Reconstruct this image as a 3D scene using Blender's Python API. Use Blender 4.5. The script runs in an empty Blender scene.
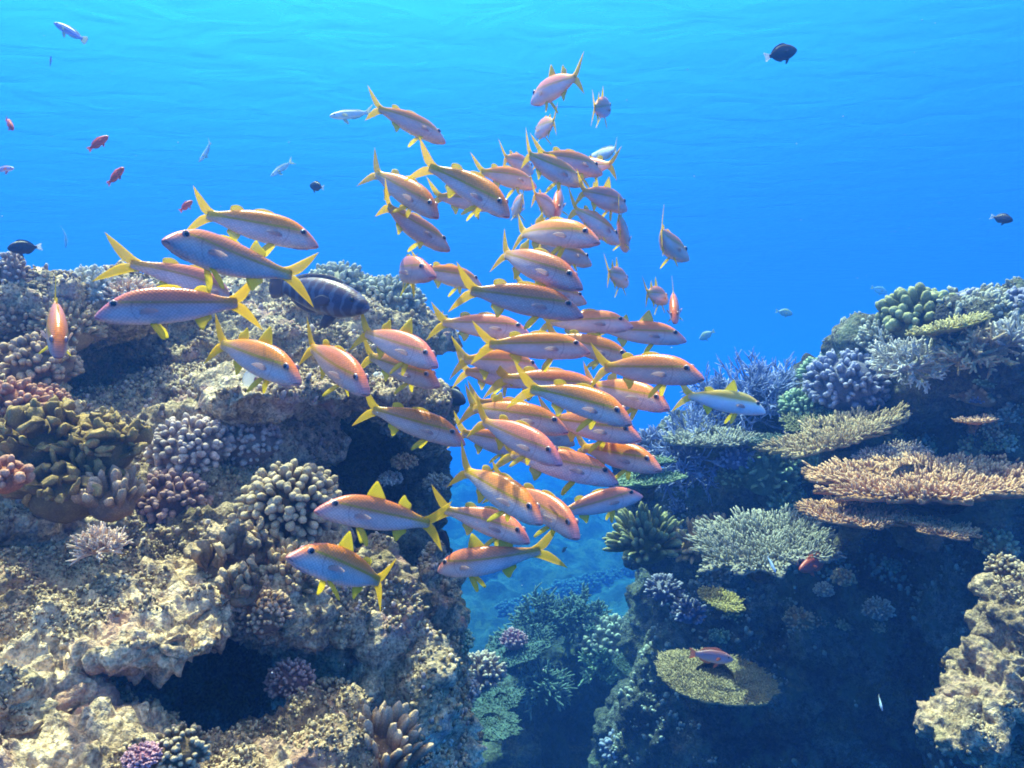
import bpy, math, random
import numpy as np
from mathutils import Vector, Matrix
from mathutils.bvhtree import BVHTree

R = math.radians
rng = np.random.default_rng(7)
random.seed(7)
scene = bpy.context.scene
col = scene.collection

# ------------------------------------------------------------------ camera
F = 804.0                      # focal length in pixels of a 1024 px wide picture
cam = bpy.data.cameras.new('camera')
cam.sensor_width = 36.0
cam.lens = 36.0 * F / 1024.0
cam.clip_start = 0.02
cam.clip_end = 400.0
cam_o = bpy.data.objects.new('camera', cam)
cam_o.location = (0, 0, 0)
cam_o.rotation_euler = (R(90), 0, 0)
col.objects.link(cam_o)
scene.camera = cam_o

# ------------------------------------------------------------------ light
SUN_EL, SUN_AZ = 67.0, 36.0    # degrees; azimuth to the left of straight ahead
sd = Vector((-math.sin(R(SUN_AZ)) * math.cos(R(SUN_EL)), math.cos(R(SUN_AZ)) * math.cos(R(SUN_EL)), math.sin(R(SUN_EL))))
sun = bpy.data.lights.new('sun', 'SUN')
sun.energy = 5.0
sun.angle = R(0.6)
sun.color = (1.0, 0.74, 0.50)
sun_o = bpy.data.objects.new('sun', sun)
sun_o.rotation_euler = sd.to_track_quat('Z', 'Y').to_euler()
sun_o.location = (0, 0, 20)
col.objects.link(sun_o)

world = bpy.data.worlds.new('World')
scene.world = world
world.use_nodes = True
nt = world.node_tree
nt.nodes.clear()
N = nt.nodes.new
out = N('ShaderNodeOutputWorld'); bg = N('ShaderNodeBackground'); sky = N('ShaderNodeTexSky')
sky.sky_type = 'NISHITA'; sky.sun_disc = False
sky.sun_elevation = R(SUN_EL); sky.sun_rotation = R(-SUN_AZ)
# daylight reaches the reef through the round window straight above; around it the open water shows its own blue
tc = N('ShaderNodeTexCoord'); sep = N('ShaderNodeSeparateXYZ')
nt.links.new(tc.outputs['Generated'], sep.inputs[0])
ramp = N('ShaderNodeValToRGB')
nt.links.new(sep.outputs['Z'], ramp.inputs[0])
er = ramp.color_ramp
mp = N('ShaderNodeMapRange'); mp.inputs['From Min'].default_value = -1; mp.inputs['From Max'].default_value = 1
nt.links.new(sep.outputs['Z'], mp.inputs['Value']); nt.links.new(mp.outputs[0], ramp.inputs[0])
WATER = [(0.0, (0.03, 0.06, 0.12)), (0.42, (0.015, 0.12, 0.42)), (0.52, (0.015, 0.20, 0.70)), (0.60, (0.02, 0.30, 0.92)), (0.73, (0.05, 0.48, 1.2)), (1.0, (0.5, 0.9, 1.1))]
er.elements[0].position, er.elements[0].color = WATER[0][0], (*WATER[0][1], 1)
er.elements[1].position, er.elements[1].color = WATER[-1][0], (*WATER[-1][1], 1)
for p, c in WATER[1:-1]:
    e = er.elements.new(p); e.color = (*c, 1)
win = N('ShaderNodeMapRange'); win.interpolation_type = 'SMOOTHSTEP'
win.inputs['From Min'].default_value = 0.60; win.inputs['From Max'].default_value = 0.80
nt.links.new(sep.outputs['Z'], win.inputs['Value'])
skyk = N('ShaderNodeMixRGB'); skyk.blend_type = 'MULTIPLY'; skyk.inputs[0].default_value = 1.0
skyk.inputs[2].default_value = (2.6, 1.22, 0.70, 1)
nt.links.new(sky.outputs[0], skyk.inputs[1])
wk = N('ShaderNodeMixRGB'); wk.blend_type = 'MULTIPLY'; wk.inputs[0].default_value = 1.0
WS = 0.15
wk.inputs[2].default_value = (0.75 / WS, 0.56 / WS, 0.60 / WS, 1)
dotn = N('ShaderNodeVectorMath'); dotn.operation = 'DOT_PRODUCT'; dotn.inputs[1].default_value = Vector((sd.x - .35, sd.y + .2, sd.z * .8)).normalized()
nt.links.new(tc.outputs['Generated'], dotn.inputs[0])
glow = N('ShaderNodeMapRange'); glow.inputs['From Min'].default_value = .35; glow.inputs['From Max'].default_value = 1.0; glow.inputs['To Min'].default_value = .9; glow.inputs['To Max'].default_value = 1.5
nt.links.new(dotn.outputs['Value'], glow.inputs['Value'])
gm = N('ShaderNodeVectorMath'); gm.operation = 'SCALE'
nt.links.new(ramp.outputs[0], gm.inputs[0]); nt.links.new(glow.outputs[0], gm.inputs['Scale'])
nt.links.new(gm.outputs[0], wk.inputs[1])
mx = N('ShaderNodeMixRGB')
nt.links.new(win.outputs[0], mx.inputs[0]); nt.links.new(wk.outputs[0], mx.inputs[1]); nt.links.new(skyk.outputs[0], mx.inputs[2])
nt.links.new(mx.outputs[0], bg.inputs[0]); bg.inputs[1].default_value = WS
nt.links.new(bg.outputs[0], out.inputs[0])

vs = scene.view_settings
vs.view_transform = 'Standard'; vs.look = 'None'; vs.exposure = 1.6; vs.gamma = 1.0; vs.use_curve_mapping = False
cy = scene.cycles
cy.filter_width = 1.8
cy.max_bounces = 6; cy.diffuse_bounces = 3; cy.glossy_bounces = 2; cy.transmission_bounces = 3
cy.volume_bounces = 1; cy.transparent_max_bounces = 8
cy.use_denoising = True; cy.use_adaptive_sampling = True; cy.adaptive_threshold = 0.02
cy.caustics_reflective = False; cy.caustics_refractive = False

# ------------------------------------------------------------------ helpers: places
def P(px, py, D):
    return np.array([(px - 512.0) / F * D, D, (384.0 - py) / F * D])

# ------------------------------------------------------------------ helpers: noise
def _h(ix, iy, iz, s):
    n = (ix.astype(np.int64) * 374761393 + iy.astype(np.int64) * 668265263 + iz.astype(np.int64) * 1440670441 + s * 974634777)
    n = (n ^ (n >> 13)) * 1274126177
    n = n ^ (n >> 16)
    return (n & 0xffffff).astype(np.float64) / float(0xffffff)
def vnoise(p, s=0):
    i = np.floor(p); f = p - i; i = i.astype(np.int64)
    u = f * f * f * (f * (f * 6 - 15) + 10)
    r = 0
    for dx in (0, 1):
        wx = u[:, 0] if dx else 1 - u[:, 0]
        for dy in (0, 1):
            wy = u[:, 1] if dy else 1 - u[:, 1]
            for dz in (0, 1):
                wz = u[:, 2] if dz else 1 - u[:, 2]
                r = r + wx * wy * wz * _h(i[:, 0] + dx, i[:, 1] + dy, i[:, 2] + dz, s)
    return r * 2 - 1
def fbm(p, s=0, o=3, g=0.5):
    a, t, r = 1.0, 0.0, 0
    for k in range(o):
        r = r + a * vnoise(p * (2.03 ** k) + 17.3 * k, s + k); t += a; a *= g
    return r / t
def worley(p, s=0):
    i = np.floor(p).astype(np.int64)
    best = np.full(len(p), 9.0)
    for dx in (-1, 0, 1):
        for dy in (-1, 0, 1):
            for dz in (-1, 0, 1):
                c = i + np.array([dx, dy, dz])
                q = c + np.stack([_h(c[:, 0], c[:, 1], c[:, 2], s + k) for k in (1, 2, 3)], 1)
                best = np.minimum(best, ((q - p) ** 2).sum(1))
    return np.sqrt(best)

# ------------------------------------------------------------------ helpers: meshes
def mesh_obj(name, V, faces, mat=None, parent=None, tip=None, smooth=True, link=True):
    """faces: list of (n,k) integer arrays"""
    me = bpy.data.meshes.new(name)
    V = np.asarray(V, dtype=np.float32)
    faces = [np.asarray(f, dtype=np.int32) for f in faces if len(f)]
    nl = sum(f.size for f in faces); npol = sum(len(f) for f in faces)
    me.vertices.add(len(V)); me.vertices.foreach_set('co', V.ravel())
    me.loops.add(nl); me.loops.foreach_set('vertex_index', np.concatenate([f.ravel() for f in faces]))
    me.polygons.add(npol)
    tot = np.concatenate([np.full(len(f), f.shape[1], np.int32) for f in faces])
    st = np.concatenate([[0], np.cumsum(tot)[:-1]]).astype(np.int32)
    me.polygons.foreach_set('loop_start', st)
    me.polygons.foreach_set('use_smooth', np.full(npol, smooth))
    me.update(calc_edges=True); me.validate()
    if tip is not None:
        a = me.attributes.new('tip', 'FLOAT', 'POINT'); a.data.foreach_set('value', np.asarray(tip, np.float32))
    if mat: me.materials.append(mat)
    o = bpy.data.objects.new(name, me)
    if link: col.objects.link(o)
    if parent: o.parent = parent
    return o
def tag(o, label, cat, group=None, kind=None):
    if label: o['label'] = label
    if cat: o['category'] = cat
    if group: o['group'] = group
    if kind: o['kind'] = kind
    return o
def empty(name, loc):
    o = bpy.data.objects.new(name, None); o.empty_display_size = 0.05
    o.location = loc; col.objects.link(o); return o
_ico = {}
def ico(sub):
    if sub not in _ico:
        import bmesh
        bm = bmesh.new(); bmesh.ops.create_icosphere(bm, subdivisions=sub, radius=1.0)
        bm.verts.ensure_lookup_table()
        V = np.array([v.co[:] for v in bm.verts]); Fc = np.array([[v.index for v in f.verts] for f in bm.faces])
        bm.free(); _ico[sub] = (V, Fc)
    return _ico[sub]
def capsule(seg=7, prof=((0, .9), (.35, 1.0), (.7, .97), (.9, .75), (1.0, .34))):
    V, T = [], []
    for t, r in prof:
        for k in range(seg):
            a = 2 * math.pi * k / seg
            V.append((r * math.cos(a), r * math.sin(a), t)); T.append(t)
    Q = []
    n = len(prof)
    for i in range(n - 1):
        for k in range(seg):
            k2 = (k + 1) % seg
            Q.append((i * seg + k, i * seg + k2, (i + 1) * seg + k2, (i + 1) * seg + k))
    V.append((0, 0, 1.0 + prof[-1][1] * 0.12)); T.append(1.0)
    Tr = [((n - 1) * seg + k, (n - 1) * seg + (k + 1) % seg, n * seg) for k in range(seg)]
    return np.array(V), [np.array(Q), np.array(Tr)], np.array(T)
def frames(d):
    d = d / np.linalg.norm(d, axis=1, keepdims=True)
    r = rng.normal(size=d.shape)
    x = np.cross(r, d); x /= np.linalg.norm(x, axis=1, keepdims=True)
    y = np.cross(d, x)
    return np.stack([x, y, d], 2)          # columns
def scatter(tmpl, pos, d, rad, ln, flat=None):
    V, Fs, T = tmpl
    M = frames(np.asarray(d)); n = len(pos)
    sx = np.asarray(rad) * np.ones(n); sz = np.asarray(ln) * np.ones(n)
    sy = sx * (flat if flat is not None else 1.0)
    S = np.stack([sx, sy, sz], 1)
    W = np.einsum('nij,nvj->nvi', M, V[None] * S[:, None, :]) + np.asarray(pos)[:, None, :]
    off = (np.arange(n) * len(V))[:, None, None]
    return W.reshape(-1, 3), [(f[None] + off).reshape(-1, f.shape[1]) for f in Fs], np.tile(T, n)
def join(parts):
    V, T, Fq = [], [], {}
    o = 0
    for v, fs, t in parts:
        V.append(v); T.append(t)
        for f in fs:
            Fq.setdefault(f.shape[1], []).append(f + o)
        o += len(v)
    return np.concatenate(V), [np.concatenate(x) for x in Fq.values()], np.concatenate(T)
CAP = capsule()
CAP5 = capsule(5, ((0, 1.0), (.6, .8), (1.0, .45)))
TAPER = capsule(6, ((0, 1.0), (.4, .85), (.8, .66), (.95, .5), (1.0, .25)))

# ------------------------------------------------------------------ helpers: materials
def nodes(name):
    m = bpy.data.materials.new(name); m.use_nodes = True
    n = m.node_tree; b = n.nodes['Principled BSDF']
    return m, n, b
def noise_node(n, scale, detail=4, rough=0.55, vec=None):
    t = n.nodes.new('ShaderNodeTexNoise'); t.inputs['Scale'].default_value = scale
    t.inputs['Detail'].default_value = detail; t.inputs['Roughness'].default_value = rough
    if vec is not None: n.links.new(vec, t.inputs['Vector'])
    return t
def ramp_node(n, fac, stops, interp='LINEAR'):
    r = n.nodes.new('ShaderNodeValToRGB'); n.links.new(fac, r.inputs[0])
    r.color_ramp.interpolation = interp
    e = r.color_ramp.elements
    def c4(c): return (*c, 1) if len(c) == 3 else c
    e[0].position, e[0].color = stops[0][0], c4(stops[0][1])
    e[1].position, e[1].color = stops[-1][0], c4(stops[-1][1])
    for p, c in stops[1:-1]:
        x = e.new(p); x.color = c4(c)
    return r
def mixc(n, fac, a, b, mode='MIX'):
    m = n.nodes.new('ShaderNodeMixRGB'); m.blend_type = mode
    for i, v in ((0, fac), (1, a), (2, b)):
        if hasattr(v, 'links') or hasattr(v, 'is_output'): n.links.new(v, m.inputs[i])
        elif isinstance(v, (int, float)): m.inputs[i].default_value = v
        else: m.inputs[i].default_value = (*v, 1)
    return m
def math_node(n, op, a, b=None, clamp=False):
    m = n.nodes.new('ShaderNodeMath'); m.operation = op; m.use_clamp = clamp
    for i, v in ((0, a), (1, b)):
        if v is None: continue
        if isinstance(v, (int, float)): m.inputs[i].default_value = v
        else: n.links.new(v, m.inputs[i])
    return m.outputs[0]
def rock_mat(name, pale, mid, dark, accent, scale=1.0):
    m, n, b = nodes(name)
    g = n.nodes.new('ShaderNodeNewGeometry'); p = g.outputs['Position']
    big = noise_node(n, 3.5 * scale, 5, .6, p); fine = noise_node(n, 38 * scale, 5, .7, p); acc = noise_node(n, 7 * scale, 3, .6, p)
    vor = n.nodes.new('ShaderNodeTexVoronoi'); vor.inputs['Scale'].default_value = 75 * scale; n.links.new(p, vor.inputs['Vector'])
    c = ramp_node(n, big.outputs[0], [(.33, dark), (.5, mid), (.62, pale)])
    f = ramp_node(n, fine.outputs[0], [(.34, (.28, .25, .23)), (.5, (1, 1, 1)), (.68, (1.4, 1.36, 1.3))])
    c2 = mixc(n, 0.85, c.outputs[0], f.outputs[0], 'MULTIPLY')
    grit = noise_node(n, 165 * scale, 3, .65, p)
    gr = ramp_node(n, grit.outputs[0], [(.36, (.42, .38, .36)), (.52, (1, 1, 1)), (.68, (1.45, 1.42, 1.36))])
    c2 = mixc(n, 0.8, c2.outputs[0], gr.outputs[0], 'MULTIPLY')
    cell = n.nodes.new('ShaderNodeTexVoronoi'); cell.inputs['Scale'].default_value = 48 * scale; n.links.new(p, cell.inputs['Vector'])
    cs = n.nodes.new('ShaderNodeSeparateColor'); n.links.new(cell.outputs['Color'], cs.inputs[0])
    cr = ramp_node(n, cs.outputs[0], [(.1, (.62, .60, .60)), (.6, (1, 1, 1)), (.95, (1.3, 1.26, 1.2))])
    c2 = mixc(n, 0.75, c2.outputs[0], cr.outputs[0], 'MULTIPLY')
    turf = noise_node(n, 5.2 * scale, 4, .65, p); turf.noise_dimensions = '4D'; turf.inputs['W'].default_value = 3.7
    tm = ramp_node(n, turf.outputs[0], [(.54, (0, 0, 0)), (.60, (1, 1, 1))])
    c2 = mixc(n, math_node(n, 'MULTIPLY', tm.outputs[0], .38), c2.outputs[0], mixc(n, 1.0, gr.outputs[0], (.19, .17, .07), 'MULTIPLY').outputs[0])
    am = ramp_node(n, acc.outputs[0], [(.56, (0, 0, 0)), (.66, (1, 1, 1))])
    c3 = mixc(n, am.outputs[0], c2.outputs[0], accent)
    k = math_node(n, 'MULTIPLY', am.outputs[0], 0.7)
    n.links.new(k, c3.inputs[0])
    n.links.new(c3.outputs[0], b.inputs['Base Color'])
    b.inputs['Roughness'].default_value = .9; b.inputs['Specular IOR Level'].default_value = .15
    s = math_node(n, 'SUBTRACT', fine.outputs[0], math_node(n, 'MULTIPLY', vor.outputs['Distance'], 0.6))
    bm = n.nodes.new('ShaderNodeBump'); bm.inputs['Strength'].default_value = .9; bm.inputs['Distance'].default_value = .016
    s = math_node(n, 'ADD', s, math_node(n, 'MULTIPLY', grit.outputs[0], .45))
    n.links.new(s, bm.inputs['Height']); n.links.new(bm.outputs[0], b.inputs['Normal'])
    return m
def coral_mat(name, base, tip, scale=120, tip0=.55, bump=.6, vary=.35):
    m, n, b = nodes(name)
    g = n.nodes.new('ShaderNodeNewGeometry'); p = g.outputs['Position']
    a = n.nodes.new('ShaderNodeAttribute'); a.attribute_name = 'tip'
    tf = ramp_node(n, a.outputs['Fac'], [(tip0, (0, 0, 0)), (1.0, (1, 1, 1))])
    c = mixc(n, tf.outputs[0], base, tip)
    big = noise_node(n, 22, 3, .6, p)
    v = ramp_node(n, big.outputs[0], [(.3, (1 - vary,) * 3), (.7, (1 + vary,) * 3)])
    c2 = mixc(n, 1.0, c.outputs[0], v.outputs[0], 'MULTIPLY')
    vor = n.nodes.new('ShaderNodeTexVoronoi'); vor.inputs['Scale'].default_value = scale; n.links.new(p, vor.inputs['Vector'])
    sp = ramp_node(n, vor.outputs['Distance'], [(.1, (1.25, 1.25, 1.25)), (.6, (.72, .72, .72))])
    c3 = mixc(n, .8, c2.outputs[0], sp.outputs[0], 'MULTIPLY')
    n.links.new(c3.outputs[0], b.inputs['Base Color'])
    b.inputs['Roughness'].default_value = .8; b.inputs['Specular IOR Level'].default_value = .2
    bm = n.nodes.new('ShaderNodeBump'); bm.inputs['Strength'].default_value = bump; bm.inputs['Distance'].default_value = .4 / scale; bm.invert = True
    n.links.new(vor.outputs['Distance'], bm.inputs['Height']); n.links.new(bm.outputs[0], b.inputs['Normal'])
    return m

# ------------------------------------------------------------------ the water: surface seen from below, and the haze
def build_surface():
    x = np.sinh(np.linspace(-4.2, 4.2, 420)) * 2.4; y = np.concatenate([np.arange(-6, 20, .14), 20 + 140 * np.linspace(0, 1, 160)[0:] ** 1.6])
    X, Y = np.meshgrid(x, y); X, Y = X.ravel(), Y.ravel()
    p = np.stack([X, Y, np.zeros_like(X)], 1)
    Z = 2.35 + .020 * fbm(p * np.array([.35, .5, 1]), 31, 3) + .003 * fbm(p * np.array([1.5, 2.6, 1]), 47, 2)
    nx, ny = len(x), len(y)
    i = (np.arange(ny - 1)[:, None] * nx + np.arange(nx - 1)[None]).ravel()
    Q = np.stack([i, i + 1, i + nx + 1, i + nx], 1)
    m, n, b = nodes('rippled water surface')
    n.nodes.remove(b)
    g = n.nodes.new('ShaderNodeNewGeometry'); pos = g.outputs['Position']
    mpg = n.nodes.new('ShaderNodeMapping'); mpg.inputs['Scale'].default_value = (1.0, 1.5, 1); n.links.new(pos, mpg.inputs[0])
    w1 = noise_node(n, 1.6, 2, .5, mpg.outputs[0]); w1.inputs['Distortion'].default_value = .6
    bm = n.nodes.new('ShaderNodeBump'); bm.inputs['Strength'].default_value = 1.0; bm.inputs['Distance'].default_value = .028
    n.links.new(w1.outputs[0], bm.inputs['Height'])
    lw = n.nodes.new('ShaderNodeLayerWeight'); lw.inputs['Blend'].default_value = .5; n.links.new(bm.outputs[0], lw.inputs['Normal'])
    fac = ramp_node(n, lw.outputs['Facing'], [(.45, (0, 0, 0)), (.92, (1, 1, 1))])
    tr = n.nodes.new('ShaderNodeBsdfTransparent'); tr.inputs[0].default_value = (.97, 1, 1, 1)
    gl = n.nodes.new('ShaderNodeBsdfGlossy'); gl.inputs['Roughness'].default_value = .35; gl.inputs[0].default_value = (.95, .98, 1, 1)
    n.links.new(bm.outputs[0], gl.inputs['Normal'])
    mi = n.nodes.new('ShaderNodeMixShader')
    n.links.new(fac.outputs[0], mi.inputs[0]); n.links.new(tr.outputs[0], mi.inputs[1]); n.links.new(gl.outputs[0], mi.inputs[2])
    n.links.new(mi.outputs[0], n.nodes['Material Output'].inputs['Surface'])
    o = mesh_obj('water', np.stack([X, Y, Z], 1), [Q], m); o['kind'] = 'structure'
build_surface()

def build_haze():
    m = bpy.data.materials.new('sea water'); m.use_nodes = True
    n = m.node_tree; n.nodes.clear()
    o = n.nodes.new('ShaderNodeOutputMaterial'); v = n.nodes.new('ShaderNodeVolumePrincipled')
    v.inputs['Color'].default_value = (.017, .070, .24, 1)
    v.inputs['Absorption Color'].default_value = (0, .57, 1, 1)
    v.inputs['Density'].default_value = .15
    v.inputs['Anisotropy'].default_value = .35
    n.links.new(v.outputs[0], o.inputs['Volume'])
    m.cycles.homogeneous_volume = True
    x0, x1, y0, y1, z0, z1 = -75, 75, -8, 155, -9.5, 2.75
    V = [(x, y, z) for x in (x0, x1) for y in (y0, y1) for z in (z0, z1)]
    Q = [(0, 1, 3, 2), (4, 6, 7, 5), (0, 4, 5, 1), (2, 3, 7, 6), (0, 2, 6, 4), (1, 5, 7, 3)]
    h = mesh_obj('haze', V, [np.array(Q)], m, smooth=False); h['kind'] = 'stuff'
build_haze()

# ------------------------------------------------------------------ reef rock
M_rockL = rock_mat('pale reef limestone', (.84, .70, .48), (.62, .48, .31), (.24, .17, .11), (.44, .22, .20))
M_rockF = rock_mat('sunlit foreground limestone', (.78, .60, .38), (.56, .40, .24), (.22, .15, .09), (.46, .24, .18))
M_rockR = rock_mat('shade-darkened reef limestone', (.24, .24, .20), (.13, .13, .10), (.05, .05, .05), (.12, .15, .09))  # limestone colour darkened to deepen the shade on walls and overhangs
M_bed = rock_mat('seabed rubble', (.13, .15, .13), (.05, .065, .06), (.02, .03, .03), (.05, .08, .07), .5)

def voxel(parts, size):
    V, Fs, _ = join(parts)
    o = mesh_obj('raw', V, Fs)
    md = o.modifiers.new('r', 'REMESH'); md.mode = 'VOXEL'; md.voxel_size = size
    dg = bpy.context.evaluated_depsgraph_get(); dg.update()
    me = bpy.data.meshes.new_from_object(o.evaluated_get(dg))
    n = len(me.vertices)
    C = np.empty(n * 3, np.float32); me.vertices.foreach_get('co', C)
    Nn = np.empty(n * 3, np.float32); me.vertices.foreach_get('normal', Nn)
    q = np.empty(len(me.loops), np.int32); me.loops.foreach_get('vertex_index', q)
    raw = o.data; bpy.data.objects.remove(o); bpy.data.meshes.remove(raw); bpy.data.meshes.remove(me)
    return C.reshape(-1, 3).astype(float), Nn.reshape(-1, 3).astype(float), q.reshape(-1, 4)
def blob(px, py, D, rx, rz, ry, seed=0, rough=.28, roll=0.0, pitch=0.0):
    """ellipsoid of rock; rx, rz in picture pixels at its depth, ry in metres"""
    V, Fc = ico(4)
    a = rx / F * D; c = rz / F * D
    s = int(abs(px * 7 + py * 13 + D * 100)) % 9973 + seed
    k = 1 + rough * fbm(V * 1.7 + s, s, 3)
    W = V * k[:, None] * np.array([a, ry, c])
    if roll or pitch:
        M = np.array((Matrix.Rotation(R(roll), 3, 'Y') @ Matrix.Rotation(R(pitch), 3, 'X')))
        W = W @ M.T
    return W + P(px, py, D), [Fc], np.zeros(len(V))
def rock(name, parts, size, mat, amps, fine=False):
    C, Nn, Q = voxel(parts, size)
    d = amps[0] * fbm(C * 4.5, 3, 3) + amps[1] * fbm(C * 14, 5, 3)
    wv = np.stack([vnoise(C * 9, k) for k in (1, 2, 3)], 1)
    w = worley(C * 21 + .6 * wv, 11)
    d = d + amps[2] * (.55 - w) * np.clip(.75 + 1.0 * vnoise(C * 3.1, 9), .4, 1.4)
    w3 = worley(C * 95, 37)
    d = d + amps[3] * .55 * (.5 - w3)
    w2 = worley(C * 55 + .5 * np.stack([vnoise(C * 25, k) for k in (4, 5, 6)], 1), 23)
    d = d + amps[3] * (.5 - w2) * np.clip(.8 + 1.0 * vnoise(C * 4.7, 19), .5, 1.4) + amps[3] * .8 * fbm(C * 38, 29, 2)
    if fine:        # bored holes and a crumbly grain
        w4 = worley(C * 34 + 1.2 * wv, 51)
        d = d - .030 * np.clip(.42 - w4, 0, 1) * np.clip(.5 + 1.6 * vnoise(C * 6, 61), 0, 1.3)
        d = d + .016 * (.5 - worley(C * 40 + .8 * wv, 81)) + .010 * fbm(C * 22, 83, 2)
        w5 = worley(C * 150, 57)
        d = d + .0042 * (.5 - w5) + .006 * fbm(C * 75, 71, 2) - .006 * np.abs(vnoise(C * 48, 73))
    return mesh_obj(name, C + Nn * d[:, None], [Q], mat)

left = [
    # foreground slope, lower left
    blob(20, 848, 1.10, 190, 110, .26), blob(-40, 720, 1.18, 120, 80, .22), blob(180, 826, 1.14, 120, 66, .18), blob(-20, 690, 1.22, 66, 56, .14),
    blob(20, 790, 1.16, 80, 50, .12), blob(280, 790, 1.25, 100, 60, .20), blob(300, 745, 1.42, 60, 40, .12),
    # sunlit ledge over the dark recess
    blob(60, 600, 1.50, 150, 38, .30, pitch=4), blob(160, 606, 1.42, 100, 32, .25, pitch=4), blob(-40, 600, 1.4, 110, 42, .3), blob(225, 590, 1.50, 55, 28, .20),
    blob(-30, 640, 1.42, 60, 40, .18),
]
left_back = [
    # spur under the lobed corals
    blob(290, 612, 1.56, 60, 40, .16), blob(330, 640, 1.72, 45, 90, .14),
    # column
    blob(388, 690, 1.72, 48, 130, .16), blob(415, 740, 1.66, 48, 90, .15), blob(372, 610, 1.80, 34, 70, .12), blob(432, 640, 2.0, 30, 90, .2), blob(440, 740, 1.9, 30, 90, .2),
    blob(418, 670, 1.62, 24, 22, .06), blob(412, 715, 1.58, 22, 18, .05),
]
wall = [
    # dark wall below the overhang, its shade deepened by a darker rock colour
    blob(352, 530, 2.95, 86, 150, .30), blob(290, 540, 2.75, 110, 110, .25), blob(405, 610, 2.45, 42, 110, .2), blob(416, 480, 2.85, 30, 90, .2),
    blob(190, 690, 2.05, 190, 140, .26), blob(70, 700, 1.75, 160, 110, .2),
]
left_back += [
    # overhang
    blob(345, 394, 2.30, 88, 19, .44), blob(295, 394, 2.15, 74, 22, .36), blob(398, 402, 2.45, 46, 18, .34), blob(424, 424, 2.6, 22, 24, .2),
    # middle platform
    blob(140, 455, 2.10, 120, 60, .32), blob(235, 440, 2.2, 90, 50, .30), blob(215, 405, 2.45, 120, 46, .34), blob(270, 365, 2.75, 120, 46, .36),
    blob(330, 335, 3.05, 110, 44, .36), blob(190, 345, 2.8, 100, 48, .34), blob(380, 325, 3.25, 46, 42, .30), blob(250, 318, 3.2, 120, 40, .36),
    blob(160, 500, 1.95, 120, 50, .26),
    # upper left bommie and its recess
    blob(75, 312, 2.25, 82, 34, .26), blob(10, 320, 2.15, 70, 46, .24), blob(70, 375, 2.75, 130, 70, .28), blob(120, 300, 2.4, 46, 26, .2), blob(12, 278, 2.15, 14, 26, .06),
    # left middle
    blob(20, 505, 1.72, 90, 62, .20), blob(90, 520, 1.80, 90, 46, .2), blob(-10, 420, 1.85, 60, 60, .2), blob(45, 425, 2.0, 60, 40, .2), blob(120, 425, 2.2, 60, 36, .18),
    # under the cauliflower coral
    blob(285, 548, 1.85, 66, 34, .16), blob(215, 530, 1.80, 70, 36, .2),
    # the mass behind
    blob(100, 640, 3.0, 260, 330, .6), blob(-80, 560, 2.6, 200, 300, .6), blob(250, 560, 3.1, 180, 220, .5), blob(320, 800, 2.6, 160, 160, .5), blob(-200, 560, 2.2, 200, 330, .9),
]
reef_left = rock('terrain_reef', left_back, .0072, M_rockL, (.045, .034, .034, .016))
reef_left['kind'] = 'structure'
reef_wall = rock('terrain_reef', wall, .009, M_rockR, (.05, .034, .034, .016))  # shade under the overhang is partly painted into this rock colour
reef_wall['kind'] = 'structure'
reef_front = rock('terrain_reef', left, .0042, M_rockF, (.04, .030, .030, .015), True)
reef_front['kind'] = 'structure'

right = [
    # upper mass
    blob(1000, 353, 2.95, 110, 62, .40), blob(930, 372, 3.1, 90, 58, .40), blob(860, 400, 3.35, 70, 46, .34), blob(1075, 362, 2.8, 100, 62, .5),
    blob(950, 335, 3.2, 60, 40, .3), blob(790, 420, 3.6, 70, 36, .30), blob(720, 432, 3.8, 60, 26, .26), blob(675, 452, 3.8, 30, 22, .2),
    # supports under the tables
    blob(940, 470, 3.15, 110, 60, .34), blob(1020, 460, 2.9, 80, 90, .34), blob(840, 470, 3.5, 90, 50, .34), blob(760, 480, 3.75, 70, 46, .28),
    blob(700, 510, 4.0, 56, 50, .28), blob(655, 548, 3.9, 34, 26, .18), blob(640, 490, 4.05, 26, 46, .18), blob(745, 475, 3.5, 28, 26, .12), blob(785, 485, 3.35, 22, 40, .1),
    # dark wall
    blob(830, 560, 3.9, 170, 120, .40), blob(940, 600, 3.55, 150, 190, .40), blob(760, 660, 3.95, 110, 150, .36), blob(700, 620, 4.15, 36, 80, .25),
    blob(860, 740, 3.8, 190, 160, .40), blob(700, 740, 4.1, 90, 110, .3), blob(640, 760, 4.4, 46, 70, .3), blob(1040, 620, 3.1, 110, 260, .6),
    # mass behind
    blob(1000, 560, 4.6, 300, 260, .9), blob(1150, 660, 3.6, 200, 340, 1.0), blob(860, 660, 4.8, 210, 220, .6),
]
reef_right = rock('terrain_reef', right, .014, M_rockR, (.07, .035, .030, .012))  # same darkened colour deepens the shade of the right wall
reef_right['kind'] = 'structure'

block = [blob(958, 730, 1.72, 30, 24, .09, rough=.35, roll=-15), blob(985, 700, 1.76, 26, 20, .09, rough=.4, roll=-20), blob(1003, 668, 1.80, 26, 22, .09, rough=.4), blob(1022, 632, 1.85, 28, 24, .10, rough=.4), blob(1028, 690, 1.80, 24, 20, .10, rough=.4), blob(1034, 596, 1.95, 22, 22, .10), blob(1050, 655, 1.92, 34, 80, .14), blob(1012, 745, 1.95, 36, 30, .12), blob(1012, 610, 1.92, 22, 30, .1, rough=.4), blob(996, 690, 1.84, 34, 40, .12, rough=.4)]
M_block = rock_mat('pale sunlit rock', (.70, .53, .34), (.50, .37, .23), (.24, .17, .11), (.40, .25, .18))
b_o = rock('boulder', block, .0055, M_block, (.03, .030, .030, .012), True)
tag(b_o, 'craggy pale boulder lit by the sun in the lower right corner', 'boulder')

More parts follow.
